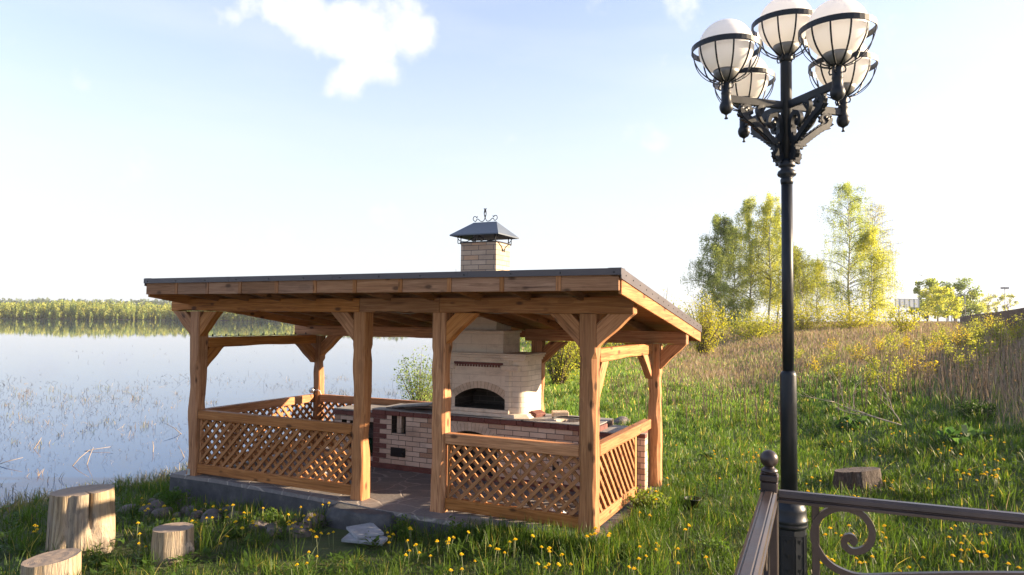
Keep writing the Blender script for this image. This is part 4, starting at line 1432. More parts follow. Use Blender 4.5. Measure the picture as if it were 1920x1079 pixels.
# green enamel pot standing in the opening
gp = thing('enamel_pot', 'dark green pot standing in the black opening of the left brick worktop', 'pot', tuple(P2W(-4.33, 1.86, .15)), YAW)
m = MB(); m.lathe([(.09, 0), (.12, .05), (.125, .2), (.118, .24), (.13, .25), (.12, .25), (.11, .05), (0, .04)], (0, 0, 0), 20); m.build('pot_body', flatmat('green_enamel', (0.02, 0.07, 0.04), 0.25), gp)
m = MB(); m.tube([(-.13, 0, .18), (-.16, 0, .22), (-.12, 0, .36), (0, 0, .42), (.12, 0, .36), (.16, 0, .22), (.13, 0, .18)], .004, 5); m.build('handle', 'iron', gp)
# -- stove block
hole_wall('stove_wall', -4.08, -2.93, .078, .79, VF, [(-3.755, -3.50, .53, .79)], depth=.3)
brick_box('stove_side', -4.082, -4.078, VF, VB, 0, .79)
brick_box('flue_brick', -3.70, -3.62, VF+.06, VF+.14, .53, .785, 'vouss')
# red quoins
m = MB()
for i in range(10):
    z0 = .078+i*.0725
    L = .12 if i % 2 == 0 else .245
    m.box(-4.086, -4.086+L, VF-.003, VF+.001, z0+.003, min(z0+.0695, .79))
m.box(-4.087, -2.93, VF-.016, VF-.002, 0, .076)
m.build('red_brick_course', 'red', OV)
m = MB()
u = -4.10
while u < -2.94:
    e = min(u+.25, -2.93); m.box(u+.003, e-.003, VF-.03, VB, .793, .858, axis='x'); u += .25
m.build('red_edge_bricks', 'red', OV, bevel=.006)
m = MB(); m.box(-4.105, -2.93, VF-.026, VB, .860, .874, axis='x'); m.build('stone_top', 'stone_top', OV, bevel=.003)
m = MB(); m.box(-3.757, -3.50, VF-.014, VF-.001, .19, .325); m.box(-3.74, -3.517, VF-.02, VF-.0145, .205, .31); adoor = m.build('ash_door', 'iron', OV, bevel=.004)
m = MB(); m.tube([(-3.54, VF-.02, .255), (-3.54, VF-.045, .255)], .008, 8); m.build('door_knob', 'iron', adoor)
# cast plates with a lifted cover
m = MB(); m.box(-3.95, -3.02, 1.80, 2.30, .876, .888); m.build('hot_plate', 'hot_plate', OV, bevel=.003)
m = MB()
m.bar((-3.85, 2.02, .895), (-3.20, 2.02, .965), .42, .022, up=(0, 0, 1)); m.build('plate_cover', 'stone_top', OV, bevel=.003)
m = MB(); m.bar((-3.60, 1.84, .90), (-3.12, 1.86, .94), .16, .02); m.bar((-3.5, 1.95, .91), (-3.1, 2.05, .915), .05, .03, mi=0); m.build('fire_tool_tray', 'hot_plate', OV)
# -- arched middle and right counter
arch_wall('counter_wall', -2.93, -.62, .078, .79, VF, .52, -2.42, .435, .40, .078, 'brick', apex=.665, ring=.115)
def rounded_corner():
    m = MB(); n = 8; r = .07; cu, cv = -.62, VF+r
    pts = [(cu+r*math.sin(math.pi/2*i/n), cv-r*math.cos(math.pi/2*i/n)) for i in range(n+1)]+[(cu+r, 2.05)]
    N = len(pts)
    vs = [(a, b, .078) for a, b in pts]+[(a, b, .79) for a, b in pts]
    m.add(vs, [(i, i+1, N+i+1, N+i) for i in range(N-1)], smooth=True)
    o = m.build('counter_corner', 'brick', OV, uv=True)
    q = MB(); r2 = r+.004
    pts = [(cu+r2*math.sin(math.pi/2*i/n), cv-r2*math.cos(math.pi/2*i/n)) for i in range(n+1)]
    for j in range(10):
        z0 = .078+j*.0725; L = .13 if j % 2 == 0 else .25
        pp = [(cu-L+r, cv-r2)]+pts+[(cu+r2, cv+.06+(.1 if j % 2 else 0))]; N = len(pp)
        q.add([(a, b, z0+.003) for a, b in pp]+[(a, b, z0+.0695) for a, b in pp], [(i, i+1, N+i+1, N+i) for i in range(N-1)])
    q.build('red_corner_bricks', 'red', OV)
    # red bullnose edge
    w = MB(); r3 = r+.035
    for (a, b) in ((-2.93, -2.68), (-2.68, -2.43), (-2.43, -2.18), (-2.18, -1.93), (-1.93, -1.68), (-1.68, -1.43), (-1.43, -1.18), (-1.18, -.93), (-.93, -.62)):
        w.box(a+.003, b-.003, cv-r3, cv, .793, .862, axis='x')
    pts = [(cu+r3*math.sin(math.pi/2*i/n), cv-r3*math.cos(math.pi/2*i/n)) for i in range(n+1)]
    N = n+1
    vs = [(a, b, .793) for a, b in pts]+[(a, b, .862) for a, b in pts]+[(cu, cv, .793), (cu, cv, .862)]
    w.add(vs, [(i, i+1, N+i+1, N+i) for i in range(N-1)]+[tuple(range(N, 2*N))+(2*N+1,)]+[tuple(range(N))[::-1]+(2*N,)])
    w.box(cu, cu+r3, cv, 2.05, .793, .862, axis='y')
    w.build('red_edge_bricks', 'red', OV, bevel=.008)
rounded_corner()
m = MB(); m.box(-2.93, -.62, VF-.014, VF-.002, 0, .076, axis='x'); m.build('red_brick_course', 'red', OV)
m = MB(); m.box(-.62, -.545, VF+.01, 2.05, 0, .076); m.build('red_brick_course', 'red', OV)
m = MB(); m.box(-1.16, -1.07, VF-.004, VF-.001, .24, .36); m.build('vent_hole', 'soot', OV)  # flat black plate painted in for the dark inside of the vent
# worktop slab with round cauldron hole
def hob():
    m = MB(); n = 40; cu, cv, r = -1.06, 1.98, .20
    u0, u1, v0, v1 = -2.93, -.555, VF-.02, 2.45
    z = .876
    # plate outside the ring: fan between circle and rectangle
    circ = [(cu+r*math.cos(2*math.pi*i/n), cv+r*math.sin(2*math.pi*i/n)) for i in range(n)]
    def edge(a):
        dx, dy = math.cos(a), math.sin(a); t = 1e9
        if dx > 1e-9: t = min(t, (u1-cu)/dx)
        if dx < -1e-9: t = min(t, (-1.62-cu)/dx)
        if dy > 1e-9: t = min(t, (v1-cv)/dy)
        if dy < -1e-9: t = min(t, (v0-cv)/dy)
        return (cu+dx*t, cv+dy*t)
    angs = [2*math.pi*i/n for i in range(n)]
    out = [edge(a) for a in angs]
    vs = [(a, b, z) for a, b in circ]+[(a, b, z) for a, b in out]+[(a, b, z-.012) for a, b in out]+[(a, b, z-.20) for a, b in circ]
    fs = []
    for i in range(n):
        j = (i+1) % n
        fs += [(i, n+i, n+j, j), (n+i, 2*n+i, 2*n+j, n+j), (i, j, 3*n+j, 3*n+i)]
    fs.append(tuple(3*n+i for i in range(n)))
    # fill rectangle corners
    m.add(vs, fs)
    for (a, b) in ((u1, v1), (u1, v0), (-1.62, v1), (-1.62, v0)):
        best = sorted(range(n), key=lambda i: (out[i][0]-a)**2+(out[i][1]-b)**2)[:2]
        p, q = out[best[0]], out[best[1]]
        m.add([(p[0], p[1], z), (q[0], q[1], z), (a, b, z)], [(0, 1, 2)])
    m.box(-2.93, -1.62, v0, v1, z-.012, z, axis='x')
    m.build('stone_top', 'stone_top', OV)
    k = MB(); k.lathe([(r+.004, 0), (r+.004, .008), (r+.028, .008), (r+.028, 0)], (cu, cv, z), 40)
    ring = []
    for i in range(26):
        a = .15+i*(2.9/25); ring.append((cu+(r+.035)*math.cos(a), cv+(r+.02)*math.sin(a), z+.014))
    k2 = MB(); k2.tube(ring, .011, 8); k2.build('hob_ring', 'iron', OV)
    q = MB(); q.lathe([(r-.004, -.13), (r-.004, -.01), (r-.028, -.01), (r-.028, -.13)], (cu, cv, z), 36); q.build('fire_brick_lining', 'vouss', OV, uv=True)
hob()
def loose_brick(u, v, z, rz, lab, tilt=0.0, dark=False, L=.23):
    m = MB(); m.box(-L/2, L/2, -.06, .06, -.034, .034, axis='x')
    o = m.build('loose_brick', 'vouss' if not dark else 'red', None, bevel=.006, uv=True)
    o.location = P2W(u, v, z); o.rotation_euler = (tilt, 0, YAW+rz)
    tag(o, lab, 'brick')
loose_brick(-1.30, 2.30, .912, .55, 'loose cream brick lying behind the round hob on the counter', .1)
loose_brick(-1.56, 2.10, .912, 1.2, 'loose sooty brick leaning beside the oven body on the counter', .35, True, .20)
# rear wing of the counter, running on to a slim brick pier at the right end
m = MB()
m.add([(-.545, 1.74, 0), (-.05, 1.74, 0), (-.05, 2.36, 0), (-.545, 1.74, .732), (-.05, 1.74, .732), (-.05, 2.36, .732)], [(0, 1, 4, 3), (1, 2, 5, 4)])
m.build('rear_counter_wall', 'brick', OV, uv=True)
m = MB(); m.box(-.543, -.045, 1.725, 2.36, .735, .782, axis='x'); m.build('red_edge_bricks', 'red', OV, bevel=.004)
m = MB(); m.box(-.541, -.04, 1.718, 2.38, .784, .80, axis='x'); m.build('stone_top', 'stone_top', OV, bevel=.003)
brick_box('end_pier', -.035, .062, 1.785, 1.885, 0, .745)
m = MB(); m.box(-.037, .066, 1.781, 1.889, .7465, .795, axis='x'); m.build('red_edge_bricks', 'red', OV)
m = MB(); m.box(-.036, .065, 1.782, 1.888, .7965, .803, axis='x'); m.build('stone_top', 'stone_top', OV)
brick_box('counter_core', -4.07, -.56, 2.43, 2.44, 0, .87)

# -- oven body
BU0, BU1 = -2.98, -1.655    # outer sides
CF = 1.80                   # plane of the arched face
FZ = .876
m = MB(); m.box(-2.86, -1.80, CF-.05, CF+.3, FZ+.001, .925, axis='x'); m.build('oven_sill', 'ashlar', OV, bevel=.006, uv=True)
m = MB(); m.box(-2.80, -1.86, CF-.03, CF+.3, .9265, .975, axis='x'); m.build('oven_sill', 'ashlar', OV, bevel=.006, uv=True)
arch_wall('oven_face', -2.80, -1.93, .976, 1.64, CF, .55, -2.335, .405, 1.115, .976, 'ashlar', apex=1.262, ring=.10)
def shoulder(sign):
    """rounded corner column + flat side of the oven body"""
    m = MB(); n = 10
    if sign > 0: ua, ub = -1.93, BU1
    else: ua, ub = -2.80, BU0
    r = .16
    cu, cv = ub-sign*r, CF+.03+r
    pts = [(ua, CF), (ua, CF+.0)]
    arc = [(cu+sign*r*math.sin(math.pi/2*i/n), cv-r*math.cos(math.pi/2*i/n)) for i in range(n+1)]
    pts = [(ua, CF-.012), (ua+sign*.06, CF-.012), (ua+sign*.085, CF+.022)]+arc+[(ub, VB)]
    if sign > 0: pts = [(-1.93, CF+.002)]+pts
    N = len(pts)
    vs = [(a, b, FZ+.001) for a, b in pts]+[(a, b, 1.665) for a, b in pts]
    L = 0; uvs = [0]
    for i in range(1, N): L += math.hypot(pts[i][0]-pts[i-1][0], pts[i][1]-pts[i-1][1]); uvs.append(L)
    fs = [(i, i+1, N+i+1, N+i) if sign > 0 else (i+1, i, N+i, N+i+1) for i in range(N-1)]
    m.add(vs, fs, smooth=False)
    o = m.build('oven_side', 'brick_small', OV)
    lay = o.data.uv_layers.new(name='UVMap')
    for p in o.data.polygons:
        for li in p.loop_indices:
            vi = o.data.loops[li].vertex_index
            lay.data[li].uv = (uvs[vi % N], o.data.vertices[vi].co.z)
shoulder(1); shoulder(-1)
m = MB(); m.add([(BU1-.10, CF-.07, FZ+.001), (BU1+.09, CF+.03, FZ+.001), (BU1+.09, CF+.35, FZ+.001), (BU1-.3, CF-.06, FZ+.001), (BU1-.12, CF-.04, FZ+.05), (BU1+.03, CF+.06, FZ+.05), (BU1+.03, CF+.33, FZ+.05), (BU1-.28, CF-.04, FZ+.05)],
                [(3, 0, 4, 7), (0, 1, 5, 4), (1, 2, 6, 5), (7, 4, 5, 6)])
m.build('plinth', 'ashlar', OV, uv=True)
# stepped bracket courses + cornice
m = MB()
m.box(-1.99, -1.72, CF-.03, CF+.14, 1.52, 1.60, axis='x'); m.build('corner_corbel', 'ashlar', OV, bevel=.012, uv=True, seg=2)
m = MB(); m.box(-2.94, -2.74, CF-.03, CF+.14, 1.52, 1.60, axis='x'); m.build('corner_corbel', 'ashlar', OV, bevel=.012, uv=True, seg=2)
m = MB()
m.box(BU0-.03, BU1+.03, CF-.02, VB, 1.666, 1.70, axis='x'); m.box(BU0-.06, BU1+.055, CF-.05, VB, 1.702, 1.735, axis='x'); m.box(BU0-.08, BU1+.075, CF-.075, VB, 1.737, 1.765, axis='x')
m.build('cornice', 'ashlar', OV, bevel=.008, uv=True, seg=2)
# dentil course in red
m = MB()
m.box(-2.76, -1.97, CF-.010, CF-.001, 1.592, 1.630, axis='x')
u = -2.76
while u < -1.98:
    m.box(u, u+.022, CF-.016, CF-.0012, 1.566, 1.591); u += .045
m.build('dentil_course', 'red', OV)
m = MB(); m.box(-2.80, -1.93, CF-.004, CF+.1, 1.641, 1.665, axis='x'); m.build('frieze', 'ashlar', OV, uv=True)
# flue box and chimney
brick_box('flue_box', -2.93, -1.985, CF+.03, VB-.05, 1.766, 2.045, 'ashlar')
m = MB(); m.box(-2.955, -1.96, CF+.005, VB-.03, 2.046, 2.085, axis='x'); m.build('flue_cornice', 'ashlar', OV, bevel=.014, uv=True, seg=3)
brick_box('flue_neck', -2.83, -2.13, 1.90, VB-.05, 2.086, 2.50, 'ashlar')
CH0, CH1, CV0, CV1 = -2.80, -2.21, 2.02, 2.485
brick_box('chimney', CH0, CH1, CV0, CV1, 2.501, 3.375, 'chimney_brick')
# cap: four sloping steel sides with a ridge, and scroll ironwork
CAPU = (CH0+CH1)/2-.015; CAPV = (CV0+CV1)/2
def cap():
    m = MB()
    hw, hd, z0 = .405, .36, 3.475
    rw, rh = .195, .235
    vs = [(-hw, -hd, z0), (hw, -hd, z0), (hw, hd, z0), (-hw, hd, z0), (-hw, -hd, z0+.018), (hw, -hd, z0+.018), (hw, hd, z0+.018), (-hw, hd, z0+.018), (-rw, 0, z0+rh), (rw, 0, z0+rh),
          (-rw, 0, z0+rh-.018), (rw, 0, z0+rh-.018)]
    vs = [(x+CAPU, y+CAPV, z) for x, y, z in vs]
    m.add(vs, [(0, 1, 5, 4), (1, 2, 6, 5), (2, 3, 7, 6), (3, 0, 4, 7), (4, 5, 9, 8), (5, 6, 9), (6, 7, 8, 9), (7, 4, 8), (1, 0, 10, 11), (2, 1, 11), (3, 2, 11, 10), (0, 3, 10)])
    capo = m.build('chimney_cap', 'cap', OV)
    m = MB()
    def scroll(pts, n=7, r=.006):
        # smooth catmull-rom
        P_ = [Vector(p) for p in pts]; out = []
        for i in range(len(P_)-1):
            a = P_[max(i-1, 0)]; b = P_[i]; c = P_[i+1]; d = P_[min(i+2, len(P_)-1)]
            for k in range(n):
                t = k/n
                out.append(.5*((2*b)+(c-a)*t+(2*a-5*b+4*c-d)*t*t+(3*b-a-3*c+d)*t**3))
        out.append(P_[-1]); m.tube(out, r, 6)
    zc = z0+rh+.004
    for s in (-1, 1):
        scroll([(CAPU+s*x, CAPV, zc+z) for x, z in ((.004, .20), (.018, .13), (.002, .07), (.028, .015), (.075, .012), (.13, .05), (.165, .012), (.205, .045), (.192, .085), (.158, .085), (.145, .068), (.13, .09))])
        scroll([(CAPU+s*.02, CAPV, zc+.205), (CAPU+s*.004, CAPV, zc+.175), (CAPU-s*.016, CAPV, zc+.12), (CAPU, CAPV, zc+.06)])
    m.build('ridge_scrollwork', 'iron', capo)
    # scroll supports round the chimney top
    m = MB()
    zt, zb = 3.476, 3.385
    for s in (-1, 1):
        vf = CAPV+s*(CV1-CV0)/2+s*.005
        for q in (-1, 1):
            e = (CH1-CH0)/2
            scroll([(CAPU+q*(e+.05), vf, zt), (CAPU+q*(e+.02), vf, zt-.05), (CAPU+q*(e-.02), vf, zb+.02), (CAPU+q*(e-.12), vf, zb+.012), (CAPU+q*(e-.22), vf, zt-.03), (CAPU+q*(e-.27), vf, zt)])
            scroll([(CAPU+q*.02, vf, zt), (CAPU+q*.03, vf, zb+.03), (CAPU+q*.08, vf, zb+.015), (CAPU+q*.11, vf, zb+.05), (CAPU+q*.085, vf, zb+.055)])
    for s in (-1, 1):
        uf = CAPU+s*((CH1-CH0)/2+.02)
        for q in (-1, 1):
            e = (CV1-CV0)/2
            scroll([(uf, CAPV+q*(e+.03), zt), (uf+.0, CAPV+q*(e+.03), zb-.01), (uf, CAPV+q*(e-.03), zb-.01), (uf, CAPV+q*(e-.12), zb-.04), (uf, CAPV+q*.02, zb-.11), (uf, CAPV+q*.035, zb-.13), (uf, CAPV+q*.06, zb-.06)])
    for q in (-1, 1):
        for p in (-1, 1):
            m.tube([(CAPU+q*(CH1-CH0)/2*.97, CAPV+p*(CV1-CV0)/2*.97, 3.37), (CAPU+q*(CH1-CH0)/2*.97, CAPV+p*(CV1-CV0)/2*.97, 3.49)], .008, 6)
    m.build('cap_scroll_bracket', 'iron', capo)
cap()
m = MB(); m.box(CH0-.012, CH1+.012, CV0-.012, CV1+.012, 3.3755, 3.392); m.build('chimney_rim', 'iron', OV)

# ================================================================== STREET LAMP
LX, LY = 1.668, 4.22
def lamp():
    zg = gz(LX, LY)
    T = thing('street_lamp', 'tall dark cast iron street lamp with five white globes in ring cages', 'street lamp', (LX, LY, 0), R(17))
    m = MB()
    m.lathe([(.033, 1.9), (.033, 3.135)], n=28); m.lathe([(.0475, 1.15), (.0475, 1.93), (.043, 1.945), (.034, 1.955)], n=28)
    m.lathe([(.033, 3.20), (.033, 3.86), (.030, 3.90)], n=28)
    m.build('pole', 'lamp_metal', T)
    m = MB(); m.lathe([(.033, 3.085), (.037, 3.10), (.038, 3.118), (.030, 3.125), (.052, 3.140), (.056, 3.152), (.050, 3.168), (.036, 3.178), (.036, 3.19), (.048, 3.196), (.050, 3.204), (.046, 3.21), (.048, 3.218), (.036, 3.226), (.033, 3.24)], n=28)
    m.build('collar', 'lamp_metal', T)
    m = MB(); m.lathe([(.062, 1.185), (.075, 1.178), (.086, 1.165), (.088, 1.158), (.094, 1.152), (.096, 1.135), (.098, 1.09), (.103, 1.085), (.103, 1.068), (.100, 1.066), (.104, 1.055), (.104, 1.045), (.098, 1.038), (.084, 1.022)], n=32)
    m.build('base_collar', 'lamp_metal', T)
    # octagonal base with recessed framed panels
    m = MB(); r = .092
    vs = []
    for z in (zg-.1, 1.03):
        for k in range(8):
            a = math.pi/8+k*math.pi/4; vs.append((r*1.06*math.cos(a), r*1.06*math.sin(a), z))
    m.add(vs, [(k, (k+1) % 8, 8+(k+1) % 8, 8+k) for k in range(8)]+[tuple(range(8, 16))])
    m.build('base', 'lamp_metal', T)
    m = MB()
    for k in range(8):
        a = k*math.pi/4; c, s = math.cos(a), math.sin(a); d = r*1.06*math.cos(math.pi/8)
        def P_(x, z, o): return (c*(d+o)-s*x, s*(d+o)+c*x, z)
        w = .030
        for x0, x1, z0, z1 in ((-w, -w+.004, .18, 1.0), (w-.004, w, .18, 1.0), (-w, w, .996, 1.0), (-w, w, .18, .184)):
            v = [P_(x0, z0, .0005), P_(x1, z0, .0005), P_(x1, z1, .0005), P_(x0, z1, .0005), P_(x0, z0, .004), P_(x1, z0, .004), P_(x1, z1, .004), P_(x0, z1, .004)]
            m.add(v, [(4, 5, 6, 7), (0, 4, 7, 3), (1, 2, 6, 5), (3, 7, 6, 2), (0, 1, 5, 4)])
        # cast leaf ornament down the panel
        for j in range(9):
            zc = .95-j*.085
            for sg in (-1, 1):
                v = [P_(0, zc, .001), P_(sg*.019, zc+.022, .001), P_(sg*.012, zc+.034, .005), P_(0, zc+.018, .004)]
                m.add(v, [(0, 1, 2, 3)] if sg > 0 else [(3, 2, 1, 0)])
    m.build('base_panel_relief', 'lamp_metal', T)
    m = MB(); m.lathe([(.15, zg-.12), (.15, .06), (.142, .075), (.125, .08), (.122, .14), (.105, .16)], n=32); m.build('foot', 'lamp_metal', T)
    # centre globe then four arms
    def globe(x, y, zr):
        g = MB(); R0 = .161
        g.lathe([(max(R0*math.cos(t), .001), R0*math.sin(t)) for t in [(-math.pi/2+.36)+i*(math.pi-.36)/26 for i in range(27)]], (x, y, zr+.012), 36)
        o = g.build('globe', 'globe', T)
        m = MB(); n = 40; ri = .198
        pr = [(ri-.003, -.016), (ri+.003, -.016), (ri+.003, .016), (ri-.003, .016), (ri-.003, -.016)]
        N = len(pr)
        vs = [(x+r_*math.cos(2*math.pi*k/n), y+r_*math.sin(2*math.pi*k/n), zr+z_) for r_, z_ in pr for k in range(n)]
        m.add(vs, [(i*n+k, i*n+(k+1) % n, (i+1)*n+(k+1) % n, (i+1)*n+k) for i in range(N-1) for k in range(n)], smooth=False)
        for k in range(12):
            a = 2*math.pi*k/12+.15; c, s = math.cos(a), math.sin(a)
            pts = []
            for i in range(11):
                t = i/10*math.pi*.44
                rr = .197*math.cos(t); zz = -.205*math.sin(t)
                pts.append((x+c*max(rr, .034), y+s*max(rr, .034), zr+zz))
            m.ribbon(pts, .009, .004, (-s, c, 0))
            # clips near the bottom: small curled tab
        m.build('cage', 'lamp_metal', o)
        m = MB()
        m.lathe([(.040, -.190), (.056, -.176), (.070, -.152), (.076, -.130), (.068, -.128)], (x, y, zr), 24)
        m.build('globe_holder', 'galv_dark', o)
        return o
    MAT['galv_dark'] = flatmat('zinc_holder', (0.16, 0.16, 0.155), 0.45, 0.5)
    globe(0, 0, 4.075)
    m = MB(); m.lathe([(.034, 3.84), (.040, 3.86), (.040, 3.885), (.030, 3.90)], n=20)
    for k in range(4):
        a = k*math.pi/2+.5; c, s = math.cos(a), math.sin(a)
        m.tube([(c*.038, s*.038, 3.895), (c*.052, s*.052, 3.885), (c*.056, s*.056, 3.865), (c*.05, s*.05, 3.85), (c*.04, s*.04, 3.85)], .004, 5)
    m.build('globe_socket', 'lamp_metal', T)
    AL = .425
    for k in range(4):
        a = math.pi+k*math.pi/2; c, s = math.cos(a), math.sin(a)
        m = MB(); m.bar((c*.028, s*.028, 3.572), (c*(AL-.018), s*(AL-.018), 3.572), .022, .046); m.build('arm', 'lamp_metal', T, bevel=.002)
        x, y = c*AL, s*AL
        m = MB()
        m.lathe([(.002, 3.448), (.010, 3.450), (.011, 3.455), (.006, 3.460), (.006, 3.474), (.014, 3.480), (.028, 3.488), (.038, 3.508), (.040, 3.524), (.035, 3.544), (.029, 3.552), (.028, 3.60), (.030, 3.603), (.030, 3.608), (.028, 3.612), (.028, 3.655), (.024, 3.67)], (x, y, 0), 24)
        for j in range(4):
            b = j*math.pi/2+.5; cc, ss = math.cos(b), math.sin(b)
            m.tube([(x+cc*.026, y+ss*.026, 3.672), (x+cc*.040, y+ss*.040, 3.664), (x+cc*.046, y+ss*.046, 3.645), (x+cc*.040, y+ss*.040, 3.630), (x+cc*.030, y+ss*.030, 3.632)], .0045, 5)
        m.build('globe_socket', 'lamp_metal', T)
        globe(x, y, 3.870)
        # acanthus scroll bracket under the arm
        m = MB()
        def pl(rad, z): return (c*rad, s*rad, z)
        nrm = (-s, c, 0)
        def cat(P_, n=8):
            P_ = [Vector((p[0], p[1])) for p in P_]; out = []
            for i in range(len(P_)-1):
                p0 = P_[max(i-1, 0)]; p1 = P_[i]; p2 = P_[i+1]; p3 = P_[min(i+2, len(P_)-1)]
                for k_ in range(n):
                    t = k_/n
                    out.append(.5*((2*p1)+(p2-p0)*t+(2*p0-5*p1+4*p2-p3)*t*t+(3*p1-p0-3*p2+p3)*t**3))
            out.append(P_[-1]); return out
        def rib(P_, w, th):
            q = cat(P_); n = len(q)
            W_ = [w*(.45+.55*math.sin(math.pi*min(1, (i+3)/n))) for i in range(n)]
            Tt = [th*(.5+.5*math.sin(math.pi*min(1, (i+4)/n))) for i in range(n)]
            m.ribbon([pl(p.x, p.y) for p in q], W_, Tt, nrm)
            return q
        # main S: from the arm end down and in to the pole, curling at both ends
        q1 = rib([(.300, 3.505), (.275, 3.500), (.262, 3.520), (.285, 3.538), (.320, 3.520), (.300, 3.478), (.250, 3.452), (.195, 3.415), (.140, 3.375), (.100, 3.345), (.066, 3.352), (.047, 3.400), (.050, 3.470), (.075, 3.505), (.112, 3.498), (.128, 3.462), (.112, 3.432), (.090, 3.442), (.092, 3.462)], .034, .032)
        q2 = rib([(.105, 3.352), (.084, 3.338), (.072, 3.315), (.074, 3.285), (.080, 3.262), (.068, 3.240), (.048, 3.246), (.043, 3.266), (.054, 3.280), (.063, 3.268)], .034, .032)
        q3 = rib([(.19, 3.50), (.165, 3.545), (.195, 3.545), (.205, 3.515), (.185, 3.47), (.150, 3.43)], .028, .022)
        q4 = rib([(.060, 3.44), (.045, 3.36), (.043, 3.32), (.046, 3.29)], .026, .012)
        # leaf blades along the S
        rng = random.Random(k)
        for q, sz, i0, i1 in ((q1, .042, 40, 92), (q2, .032, 6, 44), (q1, .026, 0, 40)):
            for i in range(i0, min(i1, len(q)-1), 4):
                p = q[i]; d = (q[min(i+1, len(q)-1)]-q[i-1 if i else 0]).normalized(); nn = Vector((-d.y, d.x))
                for sg in (-1, 1):
                    tip = p+nn*sg*sz*.62-d*sz*.95
                    a_ = p+nn*sg*.006; b_ = p-d*.03+nn*sg*.005; mid = p+nn*sg*sz*.55-d*sz*.35
                    w = .010
                    v = []
                    for off in (-w, w):
                        for P0 in (a_, mid, tip, b_):
                            v.append((c*P0.x-s*off, s*P0.x+c*off, P0.y))
                    m.add(v, [(0, 1, 2, 3), (7, 6, 5, 4), (0, 4, 5, 1), (1, 5, 6, 2), (2, 6, 7, 3)])
        for (rr, zz, r_) in ((.300, 3.515, .014), (.315, 3.500, .012), (.322, 3.525, .012), (.285, 3.525, .012), (.302, 3.487, .011), (.10, 3.455, .014), (.057, 3.262, .011)):
            m.tube([(c*rr-s*(-.014), s*rr+c*(-.014), zz), (c*rr-s*.014, s*rr+c*.014, zz)], [r_, r_], 8)
        for zz in (3.33, 3.28): m.tube([pl(.028, zz+.06), pl(.06, zz+.06)], .006, 6)
        m.build('scroll_bracket', 'lamp_metal', T)
lamp()

